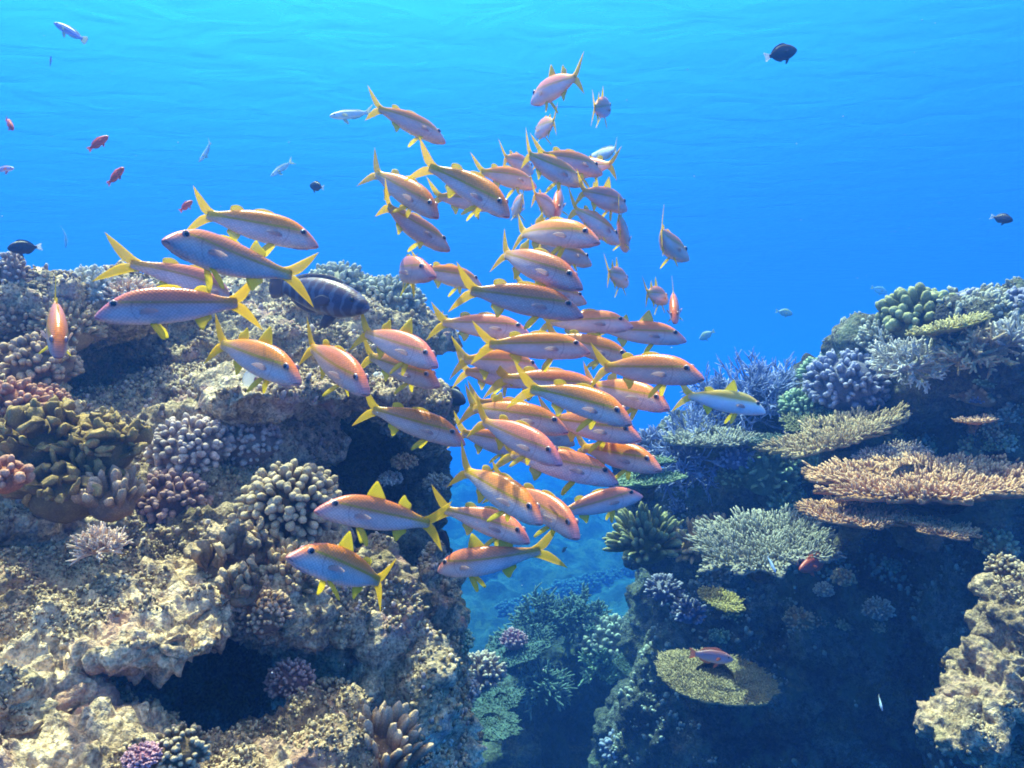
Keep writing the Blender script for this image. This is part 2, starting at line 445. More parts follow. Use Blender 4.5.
def build_bed():
    x = np.sinh(np.linspace(-4.0, 4.0, 420)) * 2.4; y = np.concatenate([np.arange(1.5, 22, .11), 22 + 120 * np.linspace(0, 1, 160) ** 1.6])
    X, Y = np.meshgrid(x, y); X, Y = X.ravel(), Y.ravel()
    p = np.stack([X, Y, np.zeros_like(X)], 1)
    up = np.clip((Y - 9) / 8.0, 0, 1)
    Z = -3.5 + .35 * up * up * (3 - 2 * up) + .25 * fbm(p * .5, 3, 3) + .42 * np.clip(.75 - worley(p * .9, 5), -.2, 1) * (.6 + up) + .20 * np.clip(.6 - worley(p * 2.7, 6), -.2, 1)
    Z = Z + .10 * fbm(p * 4.0, 13, 3) - np.clip((Y - 22) / 10, 0, 3) * .8
    nx, ny = len(x), len(y)
    i = (np.arange(ny - 1)[:, None] * nx + np.arange(nx - 1)[None]).ravel()
    o = mesh_obj('seabed', np.stack([X, Y, Z], 1), [np.stack([i, i + 1, i + nx + 1, i + nx], 1)], M_bed)
    o['kind'] = 'structure'
    return o
bed = build_bed()
mid = [blob(560, 690, 5.6, 66, 62, .45), blob(520, 690, 5.3, 46, 46, .4), blob(610, 680, 5.7, 40, 46, .4), blob(500, 760, 5.0, 56, 50, .4), blob(570, 780, 5.3, 90, 60, .5), blob(480, 700, 5.2, 30, 40, .3), blob(560, 880, 5.6, 130, 120, .7), blob(655, 720, 5.4, 18, 60, .2)]
reef_mid = rock('terrain_reef', mid, .03, M_bed, (.09, .05, .03, .0))
reef_mid['kind'] = 'structure'

def bvh_of(objs):
    V, Q = [], []
    o = 0
    for ob in objs:
        n = len(ob.data.vertices); c = np.empty(n * 3, np.float32); ob.data.vertices.foreach_get('co', c)
        q = np.empty(len(ob.data.loops), np.int32); ob.data.loops.foreach_get('vertex_index', q)
        V.append(c.reshape(-1, 3)); Q.append(q.reshape(-1, 4) + o); o += n
    return BVHTree.FromPolygons(np.concatenate(V).tolist(), np.concatenate(Q).tolist())
BV = bvh_of([reef_left, reef_wall, reef_front, reef_right, reef_mid, b_o, bed])
def hit(px, py):
    d = Vector(P(px, py, 1.0)).normalized()
    loc, nor, idx, dist = BV.ray_cast(Vector((0, 0, 0)), d)
    return (None, None) if loc is None else (np.array(loc), np.array(nor))

# ------------------------------------------------------------------ corals
KNOB = capsule(8, ((0, .72), (.4, .85), (.7, 1.0), (.88, .95), (.97, .7), (1.0, .4)))
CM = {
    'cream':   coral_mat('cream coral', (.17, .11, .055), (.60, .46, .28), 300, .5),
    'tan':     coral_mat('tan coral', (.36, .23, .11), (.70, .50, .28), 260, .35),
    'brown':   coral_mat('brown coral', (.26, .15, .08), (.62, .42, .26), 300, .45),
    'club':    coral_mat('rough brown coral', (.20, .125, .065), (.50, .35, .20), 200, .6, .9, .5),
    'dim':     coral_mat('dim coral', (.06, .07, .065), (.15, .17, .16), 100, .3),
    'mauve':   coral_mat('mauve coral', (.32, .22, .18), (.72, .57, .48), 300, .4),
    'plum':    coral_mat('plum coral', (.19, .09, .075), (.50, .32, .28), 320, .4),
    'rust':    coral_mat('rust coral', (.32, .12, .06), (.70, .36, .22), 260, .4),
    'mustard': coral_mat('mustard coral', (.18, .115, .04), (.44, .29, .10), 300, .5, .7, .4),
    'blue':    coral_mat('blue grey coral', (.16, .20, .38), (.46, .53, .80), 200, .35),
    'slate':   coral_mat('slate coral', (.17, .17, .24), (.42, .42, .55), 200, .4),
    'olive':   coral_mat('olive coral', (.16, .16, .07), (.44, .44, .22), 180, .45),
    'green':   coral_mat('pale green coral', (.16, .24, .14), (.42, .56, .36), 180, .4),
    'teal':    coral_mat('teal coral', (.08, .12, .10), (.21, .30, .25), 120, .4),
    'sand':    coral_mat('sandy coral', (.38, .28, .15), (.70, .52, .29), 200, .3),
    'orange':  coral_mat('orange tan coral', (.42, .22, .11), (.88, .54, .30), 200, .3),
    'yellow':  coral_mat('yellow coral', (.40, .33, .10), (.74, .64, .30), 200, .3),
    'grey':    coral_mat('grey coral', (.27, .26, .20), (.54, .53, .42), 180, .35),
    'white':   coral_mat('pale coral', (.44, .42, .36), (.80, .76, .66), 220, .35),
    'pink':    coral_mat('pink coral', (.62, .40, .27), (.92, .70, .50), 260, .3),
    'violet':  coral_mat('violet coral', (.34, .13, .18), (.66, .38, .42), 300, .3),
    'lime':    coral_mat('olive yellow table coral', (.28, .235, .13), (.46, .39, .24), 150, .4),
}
def sphere_dirs(n, zmin, jit=.5):
    i = np.arange(n) + .5
    z = 1 - (1 - zmin) * i / n
    a = i * 2.399963 + rng.normal(size=n) * jit * .5
    r = np.sqrt(np.maximum(0, 1 - z * z))
    d = np.stack([r * np.cos(a), r * np.sin(a), z], 1) + rng.normal(size=(n, 3)) * jit * .12
    return d / np.linalg.norm(d, axis=1, keepdims=True)
def rot_to(up):
    return np.array(Vector((0, 0, 1)).rotation_difference(Vector(up).normalized()).to_matrix())
def wobble(V, amp, freq, s=0):
    return V + amp * np.stack([vnoise(V * freq, s), vnoise(V * freq, s + 1), vnoise(V * freq, s + 2)], 1)
def core(Rx, zs=1.0):
    V, Fc = ico(3)
    k = 1 + .10 * fbm(V * 2.2 + rng.uniform(0, 50), 1, 2)
    W = V * k[:, None] * np.array([Rx, Rx, Rx * zs])
    return W, [Fc], np.zeros(len(V))
def finger_dome(Rd, n, ln, rad, zmin=-.1, zs=.8, flat=None, jit=.5, corer=.72, wob=.25, up=.25, tmpl=CAP, lnvar=.3):
    d = sphere_dirs(n, zmin, jit)
    b = d * np.array([1, 1, zs]) * Rd * corer
    d2 = d + np.array([0, 0, up]); d2 /= np.linalg.norm(d2, axis=1, keepdims=True)
    L = ln * (1 + lnvar * rng.uniform(-1, 1, n)); r = rad * (1 + .25 * rng.uniform(-1, 1, n))
    V, Fs, T = scatter(tmpl, b, d2, r, L, flat)
    V = wobble(V, rad * wob, .5 / rad, 5)
    V = wobble(V, rad * wob * .4, 1.6 / rad, 8)
    return join([(V, Fs, T), core(Rd * (corer + .04), zs)])
def knob_dome(Rd, cell, amp, zs=.8, sub=5, rough=.15):
    V, Fc = ico(sub)
    s = rng.uniform(0, 60)
    k = 1 + rough * fbm(V * 1.8 + s, 2, 3)
    W = V * k[:, None] * np.array([Rd, Rd, Rd * zs])
    w = worley(W / cell + s, 7)
    h = np.clip(1 - w * 1.35, 0, 1) ** .6
    return W + V * (amp * h)[:, None], [Fc], h
def staghorn(Rd, n0, depth, rad, spread=.55, zmin=.0, lnk=.42, nb=(2, 4)):
    pos, dr, ra, le, tipv = [], [], [], [], []
    d0 = sphere_dirs(n0, zmin, .8)
    st = [(np.zeros(3) + d * Rd * .12, d, rad, Rd * lnk * rng.uniform(.75, 1.2), 0) for d in d0]
    while st:
        p, d, r, l, k = st.pop()
        pos.append(p); dr.append(d); ra.append(r); le.append(l); tipv.append(k)
        if k < depth:
            for j in range(rng.integers(*nb)):
                q = d + rng.normal(size=3) * spread; q[2] += .15; q /= np.linalg.norm(q)
                t = rng.uniform(.45, .98)
                st.append((p + d * l * t, q, r * .84, l * rng.uniform(.55, .9), k + 1))
    V, Fs, T = scatter(TAPER, np.array(pos), np.array(dr), np.array(ra), np.array(le))
    kk = np.repeat(np.array(tipv), len(TAPER[0]))
    T = np.clip(T * .5 + kk / max(1, depth) * .5, 0, 1)
    return wobble(V, rad * .35, .35 / rad, 3), Fs, T
def finish(name, part, mat, loc, up, label, cat='coral', group=None):
    V, Fs, T = part
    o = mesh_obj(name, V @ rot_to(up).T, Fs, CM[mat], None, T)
    o.location = loc
    return tag(o, label, cat, group)

def seat(px, py, rpx, D=None, lift=.35):
    """where a colony of that radius sits: on the rock under its lower half"""
    p, nrm = hit(px, py + rpx * .35)
    if p is None or D is not None:
        d = D if D is not None else 3.0
        p = P(px, py + rpx * .35, d); nrm = np.array([0, -.3, 1.0])
    r = rpx / F * p[1]
    return p, nrm, r
def dome(kind, px, py, rpx, mat, label, name='coral', D=None, upk=.75, sink=.15, cat='coral', group=None, **kw):
    p, nrm, r = seat(px, py, rpx, D)
    up = np.array([0, -.12, 1.0]) * upk + nrm * (1 - upk)
    up /= np.linalg.norm(up)
    if kind == 'finger':
        n = kw.pop('n', 70); part = finger_dome(r, n, r * kw.pop('ln', .42), r * kw.pop('rad', .12), **kw)
    elif kind == 'knob':
        part = knob_dome(r, r * kw.pop('cell', .22), r * kw.pop('amp', .12), **kw)
    elif kind == 'stag':
        part = staghorn(r, kw.pop('n', 16), kw.pop('depth', 3), r * kw.pop('rad', .045), **kw)
    c = P(px, py, p[1])
    return finish(name, part, mat, c + np.array([0, r * .25, 0]) - up * r * sink, up, label, cat, group)

def table(px, py, rpx, D, mat, label, tilt=12, roll=0, dens=1.0, nub=.05, lobes=.22, stem=(0, .25, -.35), yk=.8, seed=1, name='table_coral', height=.07, smooth_top=False):
    root = empty(name, P(px, py, D))
    tag(root, label, 'table coral', 'table corals')
    Rw = rpx / F * D
    M = np.array(Matrix.Rotation(R(roll), 3, 'Y') @ Matrix.Rotation(R(tilt), 3, 'X'))
    def rim(a):
        q = np.stack([np.cos(a) * 1.3, np.sin(a) * 1.3, np.full_like(a, seed * 3.7)], 1)
        return 1 + lobes * (fbm(q * 1.2, seed, 3) * 1.6 + .55 * vnoise(q * 5.5, seed + 9) + .35 * vnoise(q * 11, seed + 19))
    na, nr = 160, 7
    V, T = [], []
    for side in (0, 1):
        for i in range(nr + 1):
            a = np.linspace(0, 2 * np.pi, na, endpoint=False)
            rr = rim(a) * Rw * (i / nr if i else .02)
            z = -.10 * Rw * (1 - (i / nr)) - .015 * Rw + .01 * Rw * vnoise(np.stack([rr * np.cos(a), rr * np.sin(a), a * 0], 1) * 9 / Rw, seed)
            z = z - side * (.035 * Rw + .16 * Rw * (1 - i / nr) ** 1.5)
            V.append(np.stack([rr * np.cos(a), rr * np.sin(a) * yk, z], 1)); T.append(np.full(na, .15 if side == 0 else 0))
    Q = []
    for side in (0, 1):
        o = side * (nr + 1) * na
        for i in range(nr):
            k = np.arange(na); k2 = (k + 1) % na
            q = np.stack([o + i * na + k, o + i * na + k2, o + (i + 1) * na + k2, o + (i + 1) * na + k], 1)
            Q.append(q[:, ::-1] if side else q)
    k = np.arange(na); k2 = (k + 1) % na
    Q.append(np.stack([nr * na + k, nr * na + k2, (2 * nr + 1) * na + k2, (2 * nr + 1) * na + k], 1))
    plate = (np.concatenate(V), [np.concatenate(Q)], np.concatenate(T))
    n = int(620 * dens)
    i = np.arange(n) + .5
    rho = np.sqrt(i / n); a = i * 2.399963 + rng.normal(size=n) * .15
    rr = rim(a) * rho * Rw * 1.0
    b = np.stack([rr * np.cos(a), rr * np.sin(a) * yk, -.10 * Rw * (1 - rho) - .01 * Rw], 1)
    if not smooth_top: b[:, 2] += Rw * .03 * (.5 + vnoise(b * 6 / Rw, seed + 3))
    out_ = np.stack([np.cos(a), np.sin(a), np.zeros(n)], 1)
    lean = .35 + 1.9 * np.clip((rho - .72) / .28, 0, 1) ** 2
    d = out_ * lean[:, None] + np.array([0, 0, 1.0]) + rng.normal(size=(n, 3)) * .28
    L = Rw * height * 1.35 * rng.uniform(.35, 1.4, n) * (1 + .5 * np.clip(vnoise(b * 5 / Rw, seed), -1, 1))
    if smooth_top: L *= .45
    nb_ = scatter(CAP5, b, d, Rw * nub * .5 * rng.uniform(.8, 1.3, n), L)
    Vp, Fp, Tp = join([plate, nb_])
    po = mesh_obj('plate', Vp @ M.T, Fp, CM[mat], root, Tp)
    s = np.array(stem) * Rw * 1.6
    ts = np.linspace(0, 1, 7)
    pts = np.array([[0, .05 * Rw, -.10 * Rw]]) @ M.T + s * ts[:, None] + .05 * Rw * np.stack([vnoise(np.stack([ts * 3, ts * 0 + seed, ts], 1), 1)] * 3, 1)
    rad = Rw * (.12 + .22 * (1 - ts) ** 2 + .10 * ts)
    ax = s / np.linalg.norm(s); fr = frames(ax[None])[0]
    a = np.linspace(0, 2 * np.pi, 14, endpoint=False)
    SV = np.concatenate([pts[j] + rad[j] * (1 + .15 * vnoise(np.stack([np.cos(a), np.sin(a), a * 0 + j * .6], 1) * 2, 4))[:, None] * (np.cos(a)[:, None] * fr[:, 0] + np.sin(a)[:, None] * fr[:, 1]) for j in range(7)])
    k = np.arange(14); k2 = (k + 1) % 14
    SQ = np.concatenate([np.stack([j * 14 + k, j * 14 + k2, (j + 1) * 14 + k2, (j + 1) * 14 + k], 1) for j in range(6)])
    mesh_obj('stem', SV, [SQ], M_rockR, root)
    return root

# --- left reef
dome('finger', 288, 503, 50, 'cream', 'cream cauliflower coral of rounded finger tips facing the dark wall', 'finger_coral', n=250, ln=.32, rad=.082, jit=.2, zmin=-.5, D=1.62, corer=.72, tmpl=KNOB, wob=.35, up=.08)
dome('finger', 186, 446, 40, 'mauve', 'mauve knobbly coral dome left of the grey knobbed dome', 'knobbly_coral', n=190, ln=.24, rad=.085, zmin=-.3, corer=.8)
dome('finger', 244, 440, 32, 'mauve', 'grey mauve coral dome just above the cream cauliflower coral', 'knobbly_coral', n=190, ln=.2, rad=.08, zmin=-.3, corer=.84)
dome('finger', 168, 500, 36, 'plum', 'plum tinted knobbly coral mound below the mauve dome', 'knobbly_coral', n=150, ln=.26, rad=.09, zmin=-.2, corer=.8)
for i, (px, py, r, lab) in enumerate([(98, 446, 40, 'mustard lobed fire coral reaching furthest right of the mustard clump'), (42, 440, 46, 'tall mustard lobed fire coral in the middle of the mustard clump'), (60, 490, 46, 'low mustard fire coral with wide lobes at the front of its clump'), (8, 448, 34, 'mustard fire coral cut by the left picture edge')]):
    dome('finger', px, py, r, 'mustard', lab, 'fire_coral', D=1.55 - .05 * (i == 2), n=58, ln=.40, rad=.15, flat=.5, zmin=-.1, wob=.9, up=.5, corer=.7, lnvar=.5, tmpl=KNOB, group='mustard fire corals')
dome('finger', 2, 478, 22, 'rust', 'smooth rust red coral knobs at the left edge below the fire coral', 'knobbly_coral', D=1.35, n=22, ln=.5, rad=.22, zmin=-.2)
dome('finger', 42, 402, 24, 'rust', 'small rust coral with tight beads behind the fire coral', 'knobbly_coral', n=110, ln=.26, rad=.11, zmin=-.2, corer=.78)
dome('finger', 12, 400, 26, 'rust', 'rust coral clump standing left of the beaded rust coral', 'knobbly_coral', n=70, ln=.4, rad=.13, zmin=-.2)
dome('finger', 30, 362, 40, 'brown', 'brown bead coral mound left of the dark hollow', 'knobbly_coral', D=1.9, n=190, ln=.22, rad=.085, zmin=-.3, corer=.82)
dome('finger', 108, 502, 28, 'brown', 'dark brown clubbed coral between mustard and plum corals', 'club_coral', D=1.5, n=34, ln=.7, rad=.17, zmin=.1, up=.8, wob=.5)
dome('stag', 97, 548, 30, 'pink', 'small pink bushy coral on the sunlit ledge', 'bush_coral', D=1.34, n=60, depth=2, rad=.055, spread=.4, zmin=.1)
dome('finger', 176, 527, 22, 'tan', 'small tan coral sprout at the back of the sunlit ledge', 'club_coral', D=1.7, n=30, ln=.6, rad=.15, zmin=.1, up=.6)
for px, py, r, D, lab in [(212, 560, 24, 1.45, 'clubbed brown coral column at the left of the ledge end'), (243, 548, 27, 1.48, 'clubbed brown coral with the tallest knobs at the ledge end'), (240, 590, 22, 1.36, 'squat brown club coral in front of the tallest knobs')]:
    dome('finger', px, py + 6, r, 'club', lab, 'club_coral', D=D, n=20, ln=1.0, rad=.2, zmin=.1, up=2.2, wob=1.1, corer=.62, zs=.6, lnvar=.5, tmpl=KNOB, group='club corals at the ledge end')
dome('finger', 285, 575, 40, 'tan', 'tan finely fingered coral under the lower left facing goatfish', 'finger_coral', D=1.52, n=170, ln=.36, rad=.075, zmin=-.15, up=.4, corer=.75)
dome('finger', 318, 592, 24, 'tan', 'small tan fingered coral at the cliff end of the ledge', 'finger_coral', D=1.55, n=110, ln=.36, rad=.085, zmin=-.1, up=.3, corer=.75)
dome('finger', 262, 612, 28, 'brown', 'brown crusty coral hanging at the rim over the dark hollow', 'knobbly_coral', D=1.42, n=190, ln=.24, rad=.085, zmin=-.3, corer=.8)
dome('finger', 288, 680, 24, 'plum', 'dark plum coral tuft by the edge of the black hollow', 'knobbly_coral', D=1.42, n=200, ln=.26, rad=.075, zmin=-.4, corer=.78)
dome('finger', 372, 762, 46, 'brown', 'brown ribbed coral cut by the bottom edge', 'club_coral', D=1.3, n=60, ln=.6, rad=.12, zmin=.0, flat=.6, up=.8, wob=.4)
dome('finger', 140, 757, 18, 'violet', 'violet pink coral patch at the bottom left', 'knobbly_coral', D=1.02, n=170, ln=.22, rad=.075, zmin=-.1, corer=.85, wob=.9, zs=.5)
dome('finger', 176, 752, 28, 'cream', 'cream coral knob beside the violet patch', 'knobbly_coral', D=1.05, n=110, ln=.26, rad=.11, zmin=-.3, corer=.8)
# bushy corals along the top left skyline
for px, py, r, m, lab in [(42, 296, 34, 'cream', 'cream bushy coral on the skyline behind the head-on goatfish'), (88, 290, 32, 'white', 'pale bushy coral topping the left bommie'), (128, 296, 26, 'pink', 'pinkish bushy coral at the right end of the left bommie'), (12, 320, 34, 'brown', 'brown bushy coral on the left bommie near the picture edge'), (60, 325, 34, 'tan', 'shaded bushy coral on the lip of the left bommie')]:
    dome('finger', px, py, r, m, lab, 'bush_coral', D=2.1 if py < 310 else 2.0, n=220, ln=.3, rad=.06, zmin=-.3, zs=.8, corer=.78, wob=.6, group='bushy corals on the left bommie')
dome('finger', 11, 275, 15, 'mauve', 'upright coral pillar on the left skyline under a dark damselfish', 'pillar_coral', D=2.0, n=80, ln=.4, rad=.13, zmin=-.9, zs=1.9)
for px, py, r, m, lab in [(196, 285, 24, 'grey', 'grey coral mound on the skyline behind the yellow tailed goatfish pair'), (255, 288, 26, 'white', 'pale coral mound on the skyline left of the barred dark fish'), (335, 288, 36, 'grey', 'grey green coral mound on the skyline above the barred dark fish'), (388, 300, 34, 'grey', 'grey coral mound at the right end of the left skyline'), (410, 350, 22, 'grey', 'grey coral knob on the right shoulder of the left reef'), (300, 292, 22, 'white', 'low pale coral between two skyline mounds')]:
    dome('finger', px, py, r, m, lab, 'knobbly_coral', D=3.0, n=230, ln=.24, rad=.075, zmin=-.4, corer=.82, wob=.5, group='coral mounds on the left skyline')
for px, py, r, m, D, lab in [(388, 392, 34, 'white', 2.25, 'pale coral crust on the tip of the dark overhang'), (335, 388, 30, 'white', 2.1, 'pale coral crust on the lip of the dark overhang'), (400, 425, 20, 'grey', 2.35, 'small grey coral under the tip of the overhang'), (390, 478, 12, 'white', 2.2, 'tiny pale coral on the dark wall, upper'), (404, 461, 13, 'tan', 2.2, 'tiny tan coral on the dark wall near the goatfish nose'), (436, 482, 14, 'grey', 2.35, 'small grey coral at the wall edge beside blue water'), (436, 552, 14, 'white', 2.1, 'tiny pale coral under a dark damselfish at the wall edge')]:
    dome('finger', px, py, r, m, lab, 'knobbly_coral', D=D, n=150, ln=.28, rad=.085, zmin=-.5, zs=.55, corer=.78, wob=.6)
for px, py, r, m, D, lab in [(395, 650, 22, 'grey', 1.62, 'grey green coral cap on the upper column'), (418, 690, 26, 'cream', 1.58, 'cream coral cap on the column, in the sun'), (428, 735, 26, 'white', 1.58, 'pale coral cap low on the column'), (372, 705, 14, 'grey', 1.55, 'small round coral cap in the cleft of the column'), (416, 755, 16, 'cream', 1.5, 'small cream coral knob at the foot of the column'), (455, 640, 18, 'green', 2.0, 'greenish coral along the right rim of the column'), (458, 690, 20, 'mauve', 1.95, 'mauve coral low on the right rim of the column'), (350, 610, 16, 'white', 1.66, 'pale coral strip on the spur top beside the goatfish tail'), (330, 700, 26, 'cream', 1.45, 'cream crusty coral on the slope below the plum tuft')]:
    dome('finger', px, py, r, m, lab, 'knobbly_coral', D=D, n=150, ln=.26, rad=.085, zmin=-.4, zs=.7, corer=.8, wob=.6)

# --- right reef
dome('finger', 987, 312, 34, 'slate', 'grey knobbed coral dome at the top of the right skyline', 'knobbly_coral', D=2.8, n=150, ln=.22, rad=.1, zmin=-.3, corer=.84)
dome('finger', 1030, 308, 30, 'slate', 'knobbed coral dome cut by the right picture edge', 'knobbly_coral', D=2.7, n=120, ln=.24, rad=.1, zmin=-.3, corer=.84)
dome('finger', 925, 316, 40, 'olive', 'olive lobed finger coral on the right skyline', 'finger_coral', D=2.85, n=90, ln=.36, rad=.11, zmin=-.2, corer=.72)
dome('finger', 985, 320, 34, 'olive', 'olive lobed finger coral right of the yellow ledge coral', 'finger_coral', D=2.75, n=70, ln=.36, rad=.12, zmin=-.2, corer=.72)
table(948, 324, 40, 2.55, 'yellow', 'thin yellow plate coral seen edge on below the right skyline', tilt=8, roll=-14, seed=3, dens=.7, yk=.5)
dome('stag', 978, 350, 40, 'sand', 'sunlit sandy bushy coral below the yellow plate', 'bush_coral', D=2.5, n=54, depth=2, rad=.06, spread=.55, zmin=-.3)
dome('stag', 1015, 340, 34, 'white', 'pale upright branching coral at the right picture edge', 'branching_coral', D=2.45, n=34, depth=2, rad=.055, spread=.35, zmin=.1)
dome('stag', 915, 362, 40, 'white', 'pale branching coral with sticks fanning to the left', 'branching_coral', D=2.6, n=44, depth=3, rad=.042, spread=.5, zmin=-.3)
dome('finger', 888, 338, 26, 'grey', 'grey green crusty coral on the skyline beside the pale branches', 'knobbly_coral', D=2.95, n=150, ln=.3, rad=.08, zmin=-.3, corer=.78)
dome('finger', 852, 380, 40, 'slate', 'large blue grey knobbed coral dome on the right reef', 'knobbly_coral', D=2.95, n=260, ln=.24, rad=.07, zmin=-.5, corer=.82, wob=.5)
dome('finger', 822, 372, 22, 'green', 'pale green coral beside the large blue grey dome', 'knobbly_coral', D=3.15, n=120, ln=.3, rad=.09, zmin=-.3)
dome('finger', 805, 405, 24, 'green', 'pale green lumpy coral right of the blue staghorn', 'knobbly_coral', D=3.05, n=140, ln=.3, rad=.08, zmin=-.3)
dome('stag', 762, 400, 52, 'blue', 'blue staghorn coral thicket behind the yellow fish', 'staghorn_coral', D=3.25, n=60, depth=3, rad=.026, spread=.55, zmin=-.3, lnk=.46)
dome('stag', 715, 402, 36, 'blue', 'blue staghorn coral behind the belly of the yellow fish', 'staghorn_coral', D=3.35, n=44, depth=3, rad=.03, spread=.55, zmin=-.3, lnk=.46)
dome('stag', 692, 455, 50, 'blue', 'lower blue staghorn coral hanging over the dark cave', 'staghorn_coral', D=3.2, n=60, depth=3, rad=.027, spread=.5, zmin=-.6, lnk=.46)
dome('finger', 652, 448, 24, 'slate', 'blue grey curly coral at the left end of the right reef', 'knobbly_coral', D=3.3, n=110, ln=.4, rad=.075, zmin=-.3, corer=.7)
table(712, 436, 46, 3.1, 'grey', 'grey green table coral right below the yellow fish', tilt=10, roll=-3, seed=4, dens=1.2)
table(766, 438, 20, 3.0, 'teal', 'small pale teal plate coral between two table corals', tilt=8, roll=-8, seed=5, dens=.4)
table(840, 430, 66, 2.75, 'sand', 'sandy yellow table coral in the middle of the right reef', tilt=14, roll=-14, seed=6, dens=1.8, nub=.036, lobes=.35, yk=.55)
table(812, 418, 36, 2.95, 'olive', 'olive table coral tucked behind the sandy yellow one', tilt=18, roll=-16, seed=16, dens=.9)
table(652, 458, 24, 3.0, 'green', 'pale green plate coral, upper of the two thin left ones', tilt=5, roll=4, seed=7, dens=.4)
table(648, 478, 34, 2.95, 'green', 'pale green plate coral, lower of the two thin left ones', tilt=5, roll=-6, seed=8, dens=.5)
table(976, 420, 19, 2.4, 'orange', 'tiny orange table coral alone in front of the dark wall', tilt=4, roll=-3, seed=9, dens=.35, nub=.1, height=.12)
table(935, 476, 106, 2.35, 'orange', 'widest orange tan table coral on the right reef', tilt=8, roll=-5, seed=10, dens=3.2, nub=.028, lobes=.34, yk=.75, height=.05)
table(858, 513, 54, 2.3, 'orange', 'orange table coral below the left end of the widest one', tilt=8, roll=4, seed=11, dens=1.8, nub=.036, lobes=.3)
table(940, 526, 36, 2.2, 'orange', 'smallest leafy orange table coral below the widest one', tilt=9, roll=6, seed=12, dens=1.1, nub=.045, lobes=.3)
table(890, 456, 34, 2.6, 'mauve', 'brown mauve table coral behind the widest orange one', tilt=18, roll=-12, seed=13, dens=.9)
table(768, 538, 66, 2.55, 'grey', 'large grey table coral above the tiny blue fish', tilt=16, roll=-8, seed=14, dens=2.4, nub=.034, lobes=.3, yk=.8)
dome('finger', 768, 470, 34, 'green', 'green leafy coral clump in front of the cave', 'leafy_coral', D=3.1, n=110, ln=.36, rad=.1, zmin=-.3, flat=.5, wob=.7)
dome('finger', 790, 500, 20, 'green', 'small green leafy coral hanging below the clump', 'leafy_coral', D=3.05, n=70, ln=.36, rad=.12, zmin=-.5, flat=.5, wob=.7)
dome('finger', 732, 478, 16, 'olive', 'small olive coral at the left of the leafy clump', 'leafy_coral', D=3.1, n=60, ln=.36, rad=.12, zmin=-.3, flat=.5, wob=.7)
dome('finger', 648, 540, 36, 'olive', 'olive green finger coral clump at the left of the cave', 'finger_coral', D=3.0, n=110, ln=.5, rad=.075, zmin=-.3, up=.3, corer=.65)
dome('finger', 697, 546, 26, 'tan', 'stubby tan finger coral between olive clump and grey table', 'finger_coral', D=2.95, n=46, ln=.6, rad=.1, zmin=-.4, up=0, corer=.6)
dome('finger', 718, 528, 16, 'brown', 'small brown finger coral behind the stubby tan one', 'finger_coral', D=3.0, n=30, ln=.6, rad=.13, zmin=-.1)
table(722, 600, 23, 2.75, 'yellow', 'small yellow plate coral on the dark wall', tilt=22, roll=12, seed=15, dens=.5, nub=.07)
dome('finger', 690, 612, 16, 'slate', 'small grey coral left of the yellow plate on the dark wall', 'knobbly_coral', D=3.2, n=70, ln=.4, rad=.11, zmin=-.4)
table(715, 675, 60, 2.45, 'lime', 'large olive yellow table coral with a soldierfish over it', tilt=7, roll=4, seed=17, dens=4.5, nub=.020, lobes=.07, yk=.95, smooth_top=True, stem=(.3, .5, -.3))
for px, py, r, m, D, lab in [(845, 578, 12, 'tan', 2.9, 'tiny tan coral in the dark right of the red fish'), (825, 590, 10, 'grey', 2.9, 'tiny grey coral on the dark wall below the red fish'), (1000, 545, 20, 'tan', 2.3, 'dim tan coral right of the smallest orange table'), (1008, 568, 18, 'cream', 2.0, 'cream coral at the top of the sunlit boulder')]:
    dome('finger', px, py, r, m, lab, 'knobbly_coral', D=D, n=80, ln=.3, rad=.11, zmin=-.4)

for px, py, r, m, D, lab in [(930, 398, 24, 'slate', 2.85, 'shaded grey coral under the pale branching coral'), (985, 388, 26, 'tan', 2.7, 'shaded tan coral above the tiny orange table'), (880, 428, 20, 'olive', 2.9, 'shaded olive coral right of the sandy yellow table'), (735, 455, 20, 'blue', 3.1, 'short blue coral tuft under the grey green table'), (820, 455, 18, 'green', 2.9, 'dim green coral left of the widest orange table'), (715, 575, 16, 'grey', 3.0, 'dim grey coral under the large grey table'), (800, 620, 14, 'tan', 3.0, 'small tan coral on the dark wall right of the yellow plate'), (880, 610, 14, 'grey', 2.8, 'small grey coral in the dark middle of the right wall'), (665, 590, 18, 'slate', 3.3, 'shaded coral under the olive finger clump')]:
    dome('finger', px, py, r, m, lab, 'knobbly_coral', D=D, n=90, ln=.36, rad=.085, zmin=-.4, corer=.75, wob=.5)

kinds = ['tan', 'grey', 'olive', 'slate', 'brown', 'sand', 'green']
spots = [(x, y) for x, y in zip(rng.uniform(690, 1020, 60), rng.uniform(372, 480, 60)) if y > 505 - .42 * (x - 690)] + list(zip(rng.uniform(670, 900, 22), rng.uniform(490, 640, 22)))
for q, (px, py) in enumerate(spots):
    h_, n_ = hit(px, py)
    if h_ is None or not 2.2 < h_[1] < 4.4: continue
    dome('finger', px, py, rng.uniform(8, 17) * (1 if py < 480 else .7), kinds[q % 7], 'small coral colony crusting the shaded slope of the right reef', 'knobbly_coral', n=64, ln=.36, rad=.11, zmin=-.4, zs=.65, corer=.78, wob=.7, group='small corals on the right reef slope')

